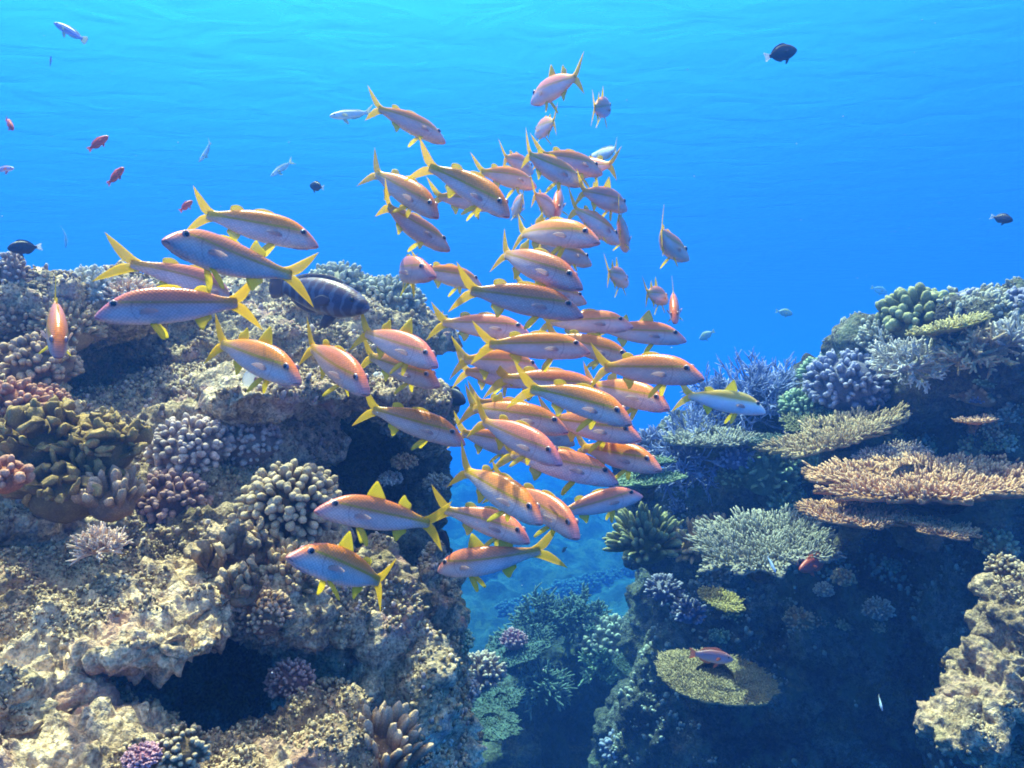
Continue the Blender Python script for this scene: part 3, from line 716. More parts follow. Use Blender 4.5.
# --- bommie in the gully
dome('stag', 540, 622, 36, 'teal', 'teal staghorn coral crowning the gully bommie, left half', 'staghorn_coral', D=5.1, n=40, depth=3, rad=.05, spread=.5, zmin=-.1)
dome('stag', 582, 622, 36, 'teal', 'teal staghorn coral crowning the gully bommie, right half', 'staghorn_coral', D=5.2, n=40, depth=3, rad=.05, spread=.5, zmin=-.1)
table(520, 642, 36, 4.9, 'teal', 'round teal plate coral on the left of the gully bommie', tilt=22, roll=-18, seed=21, dens=.7)
table(512, 655, 30, 4.7, 'teal', 'thin bright plate rim below the round teal plate', tilt=6, roll=-14, seed=22, dens=.4)
dome('finger', 514, 640, 14, 'violet', 'violet coral tuft on the round teal plate', 'knobbly_coral', D=4.75, n=80, ln=.3, rad=.1, zmin=-.2)
dome('finger', 608, 640, 30, 'grey', 'grey green fine coral dome right of the teal staghorns', 'knobbly_coral', D=5.1, n=160, ln=.24, rad=.08, zmin=-.2, corer=.82)
dome('stag', 604, 668, 34, 'green', 'dim green coral bush under the fine coral dome', 'bush_coral', D=5.0, n=40, depth=2, rad=.06, spread=.55, zmin=-.4)
dome('stag', 545, 690, 34, 'teal', 'grey teal bushy coral low in the gully', 'bush_coral', D=4.6, n=54, depth=2, rad=.05, spread=.55, zmin=-.3)
dome('finger', 482, 672, 24, 'mauve', 'mauve coral mound between column and gully', 'knobbly_coral', D=3.6, n=130, ln=.3, rad=.09, zmin=-.3)
table(488, 722, 32, 3.9, 'teal', 'flat green plate coral low beside the column', tilt=16, roll=2, seed=24, dens=.8, smooth_top=True)
table(500, 700, 24, 4.2, 'teal', 'small green plate coral above the flat one', tilt=12, roll=-6, seed=25, dens=.5)
table(632, 668, 20, 4.6, 'teal', 'pale drooping plate coral at the right of the gully', tilt=20, roll=30, seed=26, dens=.4)
table(632, 704, 20, 4.3, 'teal', 'bright folded plate coral below the drooping one', tilt=10, roll=-48, seed=27, dens=.4)
dome('finger', 622, 750, 22, 'slate', 'dim grey coral knob at the bottom of the gully', 'knobbly_coral', D=4.0, n=80, ln=.3, rad=.1, zmin=-.3)
for k in range(14):
    px = 468 + 170 * ((k * .618) % 1); py = 556 + 56 * ((k * .382 + .2) % 1)
    q, nq = hit(px, py)
    if q is None or q[1] < 7.5 or q[1] > 24: continue
    dome('finger', px, py, (.12 + .14 * ((k * .77) % 1)) * F / q[1], 'dim', 'blurred pale coral head on the far blue seabed', 'coral_head', n=44, ln=.35, rad=.14, zmin=-.2, zs=.6, group='coral heads far off on the seabed')

# --- crust of small coral growth on the rock
def crust(name, ob, n, size, mat, label, maxd, upmin=.15):
    me = ob.data; nv = len(me.vertices)
    c = np.empty(nv * 3, np.float32); me.vertices.foreach_get('co', c); c = c.reshape(-1, 3).astype(float)
    nn = np.empty(nv * 3, np.float32); me.vertices.foreach_get('normal', nn); nn = nn.reshape(-1, 3).astype(float)
    ok = (nn[:, 2] > upmin) & (c[:, 1] < maxd) & ((nn * -c).sum(1) > -.2 * np.linalg.norm(c, axis=1)) & (np.abs(c[:, 0] / c[:, 1]) < .75) & (vnoise(c * 7, 77) + .6 * vnoise(c * 21, 78) > -.15)
    idx = np.flatnonzero(ok)
    w = 1 / c[idx, 1] ** 2; idx = rng.choice(idx, min(n, len(idx)), replace=False, p=w / w.sum())
    p, d = c[idx], nn[idx] + np.array([0, 0, .4]) + rng.normal(size=(len(idx), 3)) * .35
    k = len(idx)
    s = size * (.35 + 1.0 * rng.uniform(0, 1, k) ** 2) * (.5 + .5 * p[:, 1])
    V, Fs, T = scatter(CAP5, p - d / np.linalg.norm(d, axis=1, keepdims=True) * s[:, None] * .5, d, s, s * rng.uniform(1.2, 2.6, k))
    V = wobble(V, size * .4, .9 / size, 3)
    o = mesh_obj(name, V, Fs, CM[mat], None, T)
    return tag(o, label, 'coral crust', None, 'stuff')
crust('coral_crust', reef_left, 13000, .0042, 'cream', 'cream nubs of coral crusting the left reef', 3.6)
crust('coral_crust', reef_left, 8000, .004, 'tan', 'tan nubs of coral crusting the left reef', 3.6)
crust('coral_crust', reef_front, 7000, .0032, 'cream', 'cream nubs of coral crusting the sunlit ledge', 3.6)
crust('coral_crust', reef_front, 3000, .003, 'tan', 'tan nubs of coral crusting the sunlit ledge', 3.6)
crust('coral_crust', reef_left, 3000, .0045, 'mauve', 'mauve nubs of coral crusting the left reef', 3.6)
crust('coral_crust', reef_right, 3600, .005, 'grey', 'grey nubs of coral crusting the right reef', 4.0, .3)
crust('coral_crust', b_o, 2500, .0035, 'cream', 'cream nubs of coral crusting the sunlit boulder', 3)

def marine_snow():
    n = 420
    D = rng.uniform(.5, 4.5, n); p = np.array([P(x, y, d) for x, y, d in zip(rng.uniform(-60, 1084, n), rng.uniform(-40, 800, n), D)])
    V, Fc = ico(1)
    s = rng.uniform(.0003, .0009, n) * D ** .5
    W = (V[None] * s[:, None, None] * rng.uniform(.5, 1.3, (n, 1, 3)) + p[:, None]).reshape(-1, 3)
    Fs = (Fc[None] + (np.arange(n) * len(V))[:, None, None]).reshape(-1, 3)
    m, nn, b = nodes('drifting speck'); b.inputs['Base Color'].default_value = (.7, .72, .7, 1); b.inputs['Roughness'].default_value = .8
    tag(mesh_obj('drifting_specks', W, [Fs], m), 'tiny pale specks drifting in the open water', 'specks', None, 'stuff')
marine_snow()

# ------------------------------------------------------------------ fish
def spline(xs, ys, x):
    """monotone-ish smooth interpolation through stations (xs descending)"""
    xs = np.array(xs[::-1]); ys = np.array(ys[::-1])
    m = np.gradient(ys, xs)
    i = np.clip(np.searchsorted(xs, x) - 1, 0, len(xs) - 2)
    h = xs[i + 1] - xs[i]; t = (x - xs[i]) / h
    return ((2*t**3 - 3*t**2 + 1) * ys[i] + (t**3 - 2*t**2 + t) * h * m[i] + (-2*t**3 + 3*t**2) * ys[i + 1] + (t**3 - t**2) * h * m[i + 1])
def bend(V, k):
    V = np.array(V, float)
    x = V[:, 0]; s = np.minimum(0, x - .18)
    V[:, 1] += k * s * s
    s2 = np.maximum(0, x - .22)
    V[:, 1] += .5 * k * s2 * s2
    return V
GOAT = dict(x=[.5, .485, .46, .42, .36, .28, .18, .08, -.04, -.14, -.22, -.28, -.33, -.36],
            t=[-.036, -.016, .006, .036, .070, .101, .116, .116, .104, .083, .060, .042, .036, .034],
            b=[-.046, -.058, -.066, -.076, -.087, -.096, -.102, -.102, -.092, -.074, -.054, -.040, -.036, -.034],
            w=[.010, .026, .036, .047, .056, .063, .066, .064, .055, .043, .030, .020, .013, .006])
for q_ in ('t', 'b'): GOAT[q_] = [v_ * 1.08 for v_ in GOAT[q_]]
OVAL = dict(x=[.5, .485, .45, .40, .32, .20, .06, -.08, -.18, -.26, -.31, -.34],
            t=[-.005, .03, .075, .12, .17, .21, .215, .18, .12, .065, .05, .048],
            b=[-.02, -.05, -.085, -.12, -.16, -.20, -.205, -.17, -.115, -.065, -.05, -.048],
            w=[.01, .025, .045, .06, .075, .085, .08, .062, .042, .024, .014, .008])
LONG = dict(x=[.5, .48, .44, .38, .28, .14, 0, -.14, -.26, -.32, -.36],
            t=[-.005, .018, .04, .062, .085, .098, .094, .075, .05, .04, .038],
            b=[-.015, -.032, -.05, -.066, -.084, -.094, -.088, -.07, -.048, -.04, -.038],
            w=[.008, .022, .036, .047, .056, .06, .055, .042, .026, .016, .008])
STOUT = dict(x=[.5, .48, .44, .38, .28, .14, 0, -.14, -.26, -.32, -.36],
             t=[-.005, .03, .065, .10, .14, .16, .155, .125, .08, .06, .058],
             b=[-.02, -.045, -.075, -.105, -.14, -.155, -.145, -.115, -.078, -.06, -.058],
             w=[.01, .035, .055, .07, .085, .09, .082, .062, .04, .024, .012])
BARREL = dict(x=STOUT['x'], t=[v_ * .82 for v_ in STOUT['t']], b=[v_ * .82 for v_ in STOUT['b']], w=STOUT['w'])
def body_mesh(pr, k, nx=34, ns=18):
    xa, xb = pr['x'][0], pr['x'][-1]
    u = np.linspace(0, 1, nx); xs = xa + (xb - xa) * (u ** 1.25)
    t = spline(pr['x'], pr['t'], xs); b = spline(pr['x'], pr['b'], xs); w = np.abs(spline(pr['x'], pr['w'], xs))
    a = np.linspace(0, 2 * np.pi, ns, endpoint=False)
    V = []
    for i in range(nx):
        c, h = (t[i] + b[i]) / 2, (t[i] - b[i]) / 2
        sa, ca = np.sin(a), np.cos(a)
        wy = np.sign(ca) * np.abs(ca) ** .85 * w[i] * (1 - .12 * sa)
        V.append(np.stack([np.full(ns, xs[i]), wy, c + h * sa], 1))
    V = np.concatenate(V)
    q = np.arange(ns); q2 = (q + 1) % ns
    Q = np.concatenate([np.stack([i * ns + q, (i + 1) * ns + q, (i + 1) * ns + q2, i * ns + q2], 1) for i in range(nx - 1)])
    n0 = len(V)
    V = np.concatenate([V, [[xs[0] + .004, 0, (t[0] + b[0]) / 2], [xs[-1], 0, (t[-1] + b[-1]) / 2]]])
    T = np.concatenate([np.stack([np.full(ns, n0), q, q2], 1), np.stack([np.full(ns, n0 + 1), (nx - 1) * ns + q2, (nx - 1) * ns + q], 1)])
    return bend(V, k), [Q, T]
def fin_mesh(outline, k, th=.005, base=None, side=None, sub=3):
    """outline: polygon in (x, z); becomes a thin two-sided fin; side: a matrix that swings it off the body"""
    O = np.array(outline, float)
    # smooth the outline (closed), keep corners loosely
    for _ in range(2):
        O = np.concatenate([np.stack([.8 * O + .2 * np.roll(O, -1, 0), .2 * O + .8 * np.roll(O, -1, 0)], 1).reshape(-1, 2)])
    c = O.mean(0)
    rings = [O, c + (O - c) * .66, c + (O - c) * .33]
    n = len(O); V = []
    for s in (1, -1):
        for j, r in enumerate(rings):
            V.append(np.stack([r[:, 0], np.full(n, s * th * (.25, .8, 1.0)[j]), r[:, 1]], 1))
        V.append(np.array([[c[0], s * th, c[1]]]))
    V = np.concatenate(V); q = np.arange(n); q2 = (q + 1) % n; m = 3 * n + 1
    Q, T = [], []
    for si in (0, 1):
        o = si * m
        for j in range(2):
            Q.append(np.stack([o + j * n + q, o + j * n + q2, o + (j + 1) * n + q2, o + (j + 1) * n + q], 1))
        T.append(np.stack([o + 2 * n + q, o + 2 * n + q2, np.full(n, o + 3 * n)], 1))
    Q.append(np.stack([q, q2, m + q2, m + q], 1))
    if side is not None:
        Mx, pv = side
        V = (V - pv) @ np.array(Mx).T + pv
    return bend(V, k), [np.concatenate(Q), np.concatenate(T)]
def tail_mesh(k, span=1.0, th=.006):
    """a forked tail: two lobes, each a strip between its outer and its inner edge"""
    outer = np.array([(-.31, .038), (-.345, .052), (-.395, .090), (-.45, .132), (-.485, .158), (-.503, .172)])
    inner = np.array([(-.31, .0), (-.375, .0), (-.408, .018), (-.446, .066), (-.478, .118), (-.503, .169)])
    t = np.linspace(0, 1, 6); tt = np.linspace(0, 1, 15)
    O = np.stack([np.interp(tt, t, outer[:, j]) for j in (0, 1)], 1); I = np.stack([np.interp(tt, t, inner[:, j]) for j in (0, 1)], 1)
    V, Q, off = [], [], 0
    n, m = 15, 6
    for sg in (1, -1):
        for sd_ in (1, -1):
            for i in range(n):
                for j in range(m):
                    u = j / (m - 1)
                    p = O[i] * (1 - u) + I[i] * u
                    V.append((p[0], sd_ * th * (.12 + (1 - (2 * u - 1) ** 2)) * (1 - .8 * tt[i]), sg * p[1] * span))
            for i in range(n - 1):
                for j in range(m - 1):
                    a = off + i * m + j; q = (a, a + 1, a + m + 1, a + m)
                    Q.append(q if sg * sd_ > 0 else q[::-1])
            off += n * m
        b0 = off - 2 * n * m; b1 = off - n * m
        for i in range(n - 1):
            for j in (0, m - 1):
                Q.append((b0 + i * m + j, b0 + (i + 1) * m + j, b1 + (i + 1) * m + j, b1 + i * m + j))
    return bend(V, k), [np.array(Q)]
def swing(pivot, rx, rz):
    return (Matrix.Rotation(R(rx), 3, 'X') @ Matrix.Rotation(R(rz), 3, 'Z'), np.array(pivot))

def fish_mat(name, stops, stripe=None, head=None, tail=None, scale=1.0, bars=None, spec=.5, rough=.38, vary=.12, scales=(.85, 1.12)):
    """stops run from belly to back in body height; stripe (z, width, colour); head / tail colours blend in along the length"""
    m, n, b = nodes(name)
    tc = n.nodes.new('ShaderNodeTexCoord'); sp = n.nodes.new('ShaderNodeSeparateXYZ')
    n.links.new(tc.outputs['Object'], sp.inputs[0])
    X, Z = sp.outputs['X'], sp.outputs['Z']
    wob = noise_node(n, 9, 3, .6, tc.outputs['Object'])
    z2 = math_node(n, 'ADD', Z, math_node(n, 'MULTIPLY', math_node(n, 'SUBTRACT', wob.outputs[0], .5), .02))
    f = math_node(n, 'MULTIPLY_ADD', z2, 4.0); f.node.inputs[2].default_value = .5
    c = ramp_node(n, f, [(.5 + 4.0 * z, cc) for z, cc in stops]).outputs[0]
    if stripe:
        zz, ww, cc = stripe
        slope = math_node(n, 'MULTIPLY', X, .055)
        d = math_node(n, 'ABSOLUTE', math_node(n, 'SUBTRACT', math_node(n, 'SUBTRACT', Z, slope), zz))
        s = ramp_node(n, d, [(ww * .45, (1, 1, 1)), (ww, (0, 0, 0))])
        bx = ramp_node(n, X, [(0, (1, 1, 1)), (.36, (1, 1, 1)), (.4, (0, 0, 0))])
        c = mixc(n, math_node(n, 'MULTIPLY', math_node(n, 'MULTIPLY', s.outputs[0], bx.outputs[0]), .8), c, cc).outputs[0]
    if tail:
        s = ramp_node(n, math_node(n, 'MULTIPLY', X, -1), [(.20, (0, 0, 0)), (.33, (1, 1, 1))])
        zt = ramp_node(n, math_node(n, 'ADD', Z, .5), [(.47, (.35, .35, .35)), (.53, (1, 1, 1))])
        c = mixc(n, math_node(n, 'MULTIPLY', s.outputs[0], zt.outputs[0]), c, tail).outputs[0]
    if head:
        up = math_node(n, 'ADD', X, math_node(n, 'MULTIPLY', Z, .9))
        s = ramp_node(n, up, [(.36, (0, 0, 0)), (.50, (1, 1, 1))])
        c = mixc(n, math_node(n, 'MULTIPLY', s.outputs[0], .85), c, head).outputs[0]
        # edge of the gill cover
        g = math_node(n, 'ABSOLUTE', math_node(n, 'SUBTRACT', math_node(n, 'ADD', X, math_node(n, 'MULTIPLY', math_node(n, 'POWER', Z, 2), 6.0)), .275))
        gs = ramp_node(n, g, [(.0, (.74, .68, .68)), (.009, (1, 1, 1))])
        gz = ramp_node(n, math_node(n, 'ADD', Z, .5), [(.42, (0, 0, 0)), (.44, (1, 1, 1)), (.545, (1, 1, 1)), (.56, (0, 0, 0))])
        c = mixc(n, gz.outputs[0], c, mixc(n, 1.0, c, gs.outputs[0], 'MULTIPLY').outputs[0]).outputs[0]
        mo = math_node(n, 'ABSOLUTE', math_node(n, 'ADD', math_node(n, 'ADD', Z, .044), math_node(n, 'MULTIPLY', math_node(n, 'SUBTRACT', .5, X), .35)))
        ms = ramp_node(n, mo, [(.0015, (.35, .25, .25)), (.005, (1, 1, 1))])
        mxx = ramp_node(n, X, [(.462, (0, 0, 0)), (.468, (1, 1, 1))])
        c = mixc(n, mxx.outputs[0], c, mixc(n, 1.0, c, ms.outputs[0], 'MULTIPLY').outputs[0]).outputs[0]
    if bars:
        freq, cc, amt = bars
        wv = n.nodes.new('ShaderNodeTexWave'); wv.wave_type = 'BANDS'; wv.bands_direction = 'X'
        wv.inputs['Scale'].default_value = freq; wv.inputs['Distortion'].default_value = 5.0 if freq < 3.5 and amt < .8 else 1.5; wv.inputs['Detail'].default_value = 4; wv.inputs['Detail Scale'].default_value = 3.5
        n.links.new(tc.outputs['Object'], wv.inputs['Vector'])
        s = ramp_node(n, wv.outputs[0], [(.62, (0, 0, 0)), (.8, (1, 1, 1))])
        c = mixc(n, math_node(n, 'MULTIPLY', s.outputs[0], amt), c, cc).outputs[0]
    # scales
    mp = n.nodes.new('ShaderNodeMapping'); mp.inputs['Scale'].default_value = (52 * scale, 6, 62 * scale); mp.inputs['Rotation'].default_value = (0, R(40), 0)
    n.links.new(tc.outputs['Object'], mp.inputs[0])
    vor = n.nodes.new('ShaderNodeTexVoronoi'); vor.inputs['Scale'].default_value = 1.0; vor.inputs['Randomness'].default_value = .25; n.links.new(mp.outputs[0], vor.inputs['Vector'])
    sc = ramp_node(n, vor.outputs['Distance'], [(.25, (scales[1],) * 3), (.75, (scales[0],) * 3)])
    c = mixc(n, .8, c, sc.outputs[0], 'MULTIPLY').outputs[0]
    blot = noise_node(n, 5, 4, .6, tc.outputs['Object'])
    bl = ramp_node(n, blot.outputs[0], [(.35, (.86, .84, .84)), (.65, (1.1, 1.1, 1.1))])
    c = mixc(n, .7, c, bl.outputs[0], 'MULTIPLY').outputs[0]
    oi = n.nodes.new('ShaderNodeObjectInfo')
    hs = n.nodes.new('ShaderNodeHueSaturation')
    r2 = n.nodes.new('ShaderNodeMapRange'); r2.inputs['To Min'].default_value = .5 - vary * .06; r2.inputs['To Max'].default_value = .5 + vary * .06
    wn = n.nodes.new('ShaderNodeTexWhiteNoise'); wn.noise_dimensions = '1D'; n.links.new(oi.outputs['Random'], wn.inputs['W']); n.links.new(wn.outputs['Value'], r2.inputs['Value']); n.links.new(r2.outputs[0], hs.inputs['Hue'])
    r1 = n.nodes.new('ShaderNodeMapRange'); r1.inputs['To Min'].default_value = 1 - vary; r1.inputs['To Max'].default_value = 1 + vary; n.links.new(oi.outputs['Random'], r1.inputs['Value'])
    r3 = n.nodes.new('ShaderNodeMapRange'); r3.inputs['To Min'].default_value = 1.0; r3.inputs['To Max'].default_value = 1 + .8 * vary; n.links.new(wn.outputs['Value'], r3.inputs['Value']); n.links.new(r3.outputs[0], hs.inputs['Saturation']); n.links.new(r1.outputs[0], hs.inputs['Value']); n.links.new(c, hs.inputs['Color'])
    n.links.new(hs.outputs[0], b.inputs['Base Color'])
    b.inputs['Roughness'].default_value = rough; b.inputs['Specular IOR Level'].default_value = spec
    bm = n.nodes.new('ShaderNodeBump'); bm.inputs['Strength'].default_value = .3; bm.inputs['Distance'].default_value = .002; bm.invert = True
    n.links.new(vor.outputs['Distance'], bm.inputs['Height']); n.links.new(bm.outputs[0], b.inputs['Normal'])
    return m
def fin_mat(name, c0, c1, trans=.4, rays=70):
    m, n, b = nodes(name)
    tc = n.nodes.new('ShaderNodeTexCoord')
    wv = n.nodes.new('ShaderNodeTexWave'); wv.wave_type = 'BANDS'; wv.bands_direction = 'DIAGONAL'
    wv.inputs['Scale'].default_value = rays; wv.inputs['Distortion'].default_value = 1.2
    n.links.new(tc.outputs['Object'], wv.inputs['Vector'])
    nz = noise_node(n, 8, 3, .6, tc.outputs['Object'])
    f = math_node(n, 'ADD', math_node(n, 'MULTIPLY', wv.outputs[0], .45), math_node(n, 'MULTIPLY', nz.outputs[0], .55))
    c = ramp_node(n, f, [(.25, c0), (.75, c1)])
    n.links.new(c.outputs[0], b.inputs['Base Color'])
    b.inputs['Roughness'].default_value = .5
    t = n.nodes.new('ShaderNodeBsdfTranslucent'); n.links.new(c.outputs[0], t.inputs[0])
    mi = n.nodes.new('ShaderNodeMixShader'); mi.inputs[0].default_value = trans
    o = n.nodes['Material Output']
    n.links.new(b.outputs[0], mi.inputs[1]); n.links.new(t.outputs[0], mi.inputs[2])
    tp = n.nodes.new('ShaderNodeBsdfTransparent'); m2 = n.nodes.new('ShaderNodeMixShader')
    thin = ramp_node(n, wv.outputs[0], [(.2, (.42, .42, .42)), (.7, (.06, .06, .06))])
    n.links.new(thin.outputs[0], m2.inputs[0]); n.links.new(mi.outputs[0], m2.inputs[1]); n.links.new(tp.outputs[0], m2.inputs[2]); n.links.new(m2.outputs[0], o.inputs['Surface'])
    return m
def plain(name, c, rough=.3, spec=.5):
    m, n, b = nodes(name)
    b.inputs['Base Color'].default_value = (*c, 1); b.inputs['Roughness'].default_value = rough; b.inputs['Specular IOR Level'].default_value = spec
    return m
GOLD = (.80, .40, .02)
M_goat = fish_mat('goatfish skin', [(-.12, (.76, .61, .53)), (-.03, (.73, .59, .54)), (.000, (.70, .50, .43)), (.022, (.66, .34, .22)), (.05, (.76, .29, .13)), (.095, (.74, .235, .095)), (.13, (.58, .17, .075))],
                  stripe=(.026, .011, (.50, .30, .02)), head=(.82, .13, .11), tail=(.80, .42, .02), vary=.2, scales=(.70, 1.22), rough=.30)
M_goat_y = fish_mat('yellow banded goatfish skin', [(-.11, (.80, .80, .80)), (.0, (.80, .82, .82)), (.03, (.80, .74, .50)), (.05, (.80, .46, .04)), (.085, (.72, .46, .08)), (.12, (.42, .36, .10))], tail=(.80, .5, .06), vary=.02)
M_fin = fin_mat('golden fin', (.92, .58, .01), (.98, .74, .02), .6)
M_fin_g = fin_mat('olive gold fin', (.78, .62, .02), (.96, .78, .03), .6)
M_fin_p = fin_mat('pale pink fin', (.68, .46, .42), (.78, .62, .58), .6, 90)
M_eye = plain('dark eye', (.012, .011, .016), .08, .8)
M_ring = plain('silver eye ring', (.42, .26, .26), .25, .6)

FINS = {
    'tail_fin': [(-.315, .036), (-.345, .050), (-.40, .094), (-.46, .142), (-.50, .172), (-.497, .150), (-.455, .082), (-.415, .022), (-.405, 0), (-.415, -.022), (-.455, -.078), (-.497, -.146), (-.50, -.168), (-.46, -.138), (-.40, -.092), (-.345, -.050), (-.315, -.036), (-.315, 0)],
    'dorsal_up': [(.16, .105), (.13, .175), (.10, .222), (.075, .20), (.035, .150), (.0, .098), (.08, .10)],
    'dorsal_low': [(.16, .100), (.11, .124), (.05, .130), (.0, .122), (-.035, .106), (.0, .085), (.08, .09)],
    'second_up': [(-.085, .088), (-.110, .145), (-.128, .162), (-.155, .128), (-.195, .104), (-.192, .062), (-.14, .072)],
    'second_low': [(-.085, .080), (-.12, .110), (-.16, .116), (-.205, .098), (-.20, .060), (-.14, .066)],
    'anal_fin': [(-.080, -.080), (-.115, -.142), (-.137, -.152), (-.160, -.110), (-.195, -.084), (-.188, -.056), (-.13, -.066)],
    'pelvic_fin': [(.185, -.092), (.150, -.150), (.110, -.212), (.088, -.208), (.092, -.160), (.120, -.110), (.150, -.088)],
    'pectoral_fin': [(.235, -.020), (.20, -.010), (.15, -.022), (.115, -.050), (.112, -.058), (.15, -.052), (.19, -.046), (.225, -.036)],
}
for q_ in FINS: FINS[q_] = [(x_, z_ * 1.10) for x_, z_ in FINS[q_]]
def make_goat(k, dorsal, second, pelv=20, skin=None, fin=None):
    root = empty('goatfish', (0, 0, 0))
    mt = skin or M_goat; fm = fin or M_fin
    V, Fs = body_mesh(GOAT, k); mesh_obj('body', V, Fs, mt, root)
    V, Fs = tail_mesh(k, 1.12); mesh_obj('tail_fin', V, Fs, fm, root)
    V, Fs = fin_mesh(FINS['dorsal_' + dorsal], k, .005); mesh_obj('dorsal_fin', V, Fs, M_fin_g, root)
    V, Fs = fin_mesh(FINS['second_' + second], k, .005); mesh_obj('rear_dorsal_fin', V, Fs, M_fin_g, root)
    V, Fs = fin_mesh(FINS['anal_fin'], k, .005); mesh_obj('anal_fin', V, Fs, M_fin_g, root)
    for s in (1, -1):
        V, Fs = fin_mesh(FINS['pelvic_fin'], 0, .005, side=swing((.16, 0, -.092), s * pelv, 0)); V = V + np.array([0, s * .02, 0])
        mesh_obj('pelvic_fin', bend(V, k), Fs, M_fin_g, root)
        V, Fs = fin_mesh(FINS['pectoral_fin'], 0, .004, side=(Matrix.Rotation(R(-s * 16), 3, 'Z') @ Matrix.Rotation(R(18), 3, 'Y'), np.array((.225, 0, -.025))))
        mesh_obj('pectoral_fin', bend(V + np.array([0, s * .066, 0]), k), Fs, M_fin_p, root)
        W, Fc = ico(2)
        ey = mesh_obj('eye', bend(W * np.array([.028, .012, .025]) + np.array([.375, s * .0415, .036]), k), [Fc], M_ring, root)
        mesh_obj('pupil', bend(W * np.array([.022, .010, .020]) + np.array([.375, s * .0452, .0365]), k), [Fc], M_eye, ey)
        path = [(.452, s * .012, -.066), (.42, s * .015, -.082), (.36, s * .017, -.094), (.31, s * .018, -.099)]
        Vb, Fb, _ = join([scatter(TAPER, np.array([path[i]]), np.array([np.subtract(path[i + 1], path[i])]), .0045, np.linalg.norm(np.subtract(path[i + 1], path[i])) * 1.05) for i in range(3)])
        mesh_obj('barbel', bend(Vb, k), Fb, M_fin_p, root)
    return root
def kids(o): return [c for c in bpy.data.objects if c.parent == o]
_cache = {}
def copy_fish(proto):
    if proto.name not in _cache:
        _cache[proto.name] = [(c, [g for g in bpy.data.objects if g.parent == c]) for c in bpy.data.objects if c.parent == proto]
    tree = _cache[proto.name]
    r = proto.copy(); col.objects.link(r)
    for c, gs in tree:
        d = c.copy(); col.objects.link(d); d.parent = r
        for g in gs:
            e = g.copy(); col.objects.link(e); e.parent = d
    return r
def drop(proto):
    for c in list(bpy.data.objects):
        pass
def pose(o, tx, ty, nx, ny, L, yaw, D=None, roll=0):
    """tail and nose where they stand; yaw > 0 brings the nose nearer"""
    ln = math.hypot(nx - tx, ny - ty)
    if D is not None and ln > 45 and roll != 0 and abs(yaw) > 4: D *= .84
    if D is not None and ln <= 55 and roll != 0: D *= .80
    if D is None: D = F * L * math.cos(R(yaw)) / ln
    plane = ln / F * D
    if plane > L * .995: L = plane * 1.005
    dep = math.sqrt(max(0, L * L - plane * plane)) * (1 if yaw >= 0 else -1)
    c = P((tx + nx) / 2, (ty + ny) / 2, D)
    fwd = np.array([(nx - tx) / F * D, 0, -(ny - ty) / F * D])
    view = c / np.linalg.norm(c)
    fwd = fwd - view * dep + 0
    fwd = fwd / np.linalg.norm(fwd)
    f = Vector(fwd); up = Vector((0, 0, 1)); up = (up - f * up.dot(f)).normalized(); y = up.cross(f)
    M = Matrix((f, y, up)).transposed().to_4x4() @ Matrix.Rotation(R(roll), 4, 'X')
    o.matrix_world = Matrix.Translation(Vector(c)) @ M @ Matrix.Scale(L, 4)

protos = {
    'a': make_goat(0.0, 'up', 'up'), 'b': make_goat(0.0, 'low', 'low', 35), 'c': make_goat(.45, 'low', 'up'),
    'd': make_goat(-.45, 'low', 'low', 30), 'e': make_goat(.9, 'low', 'low'), 'f': make_goat(-.9, 'up', 'up'), 'g': make_goat(-.3, 'up', 'low', 40),
}
used = set()
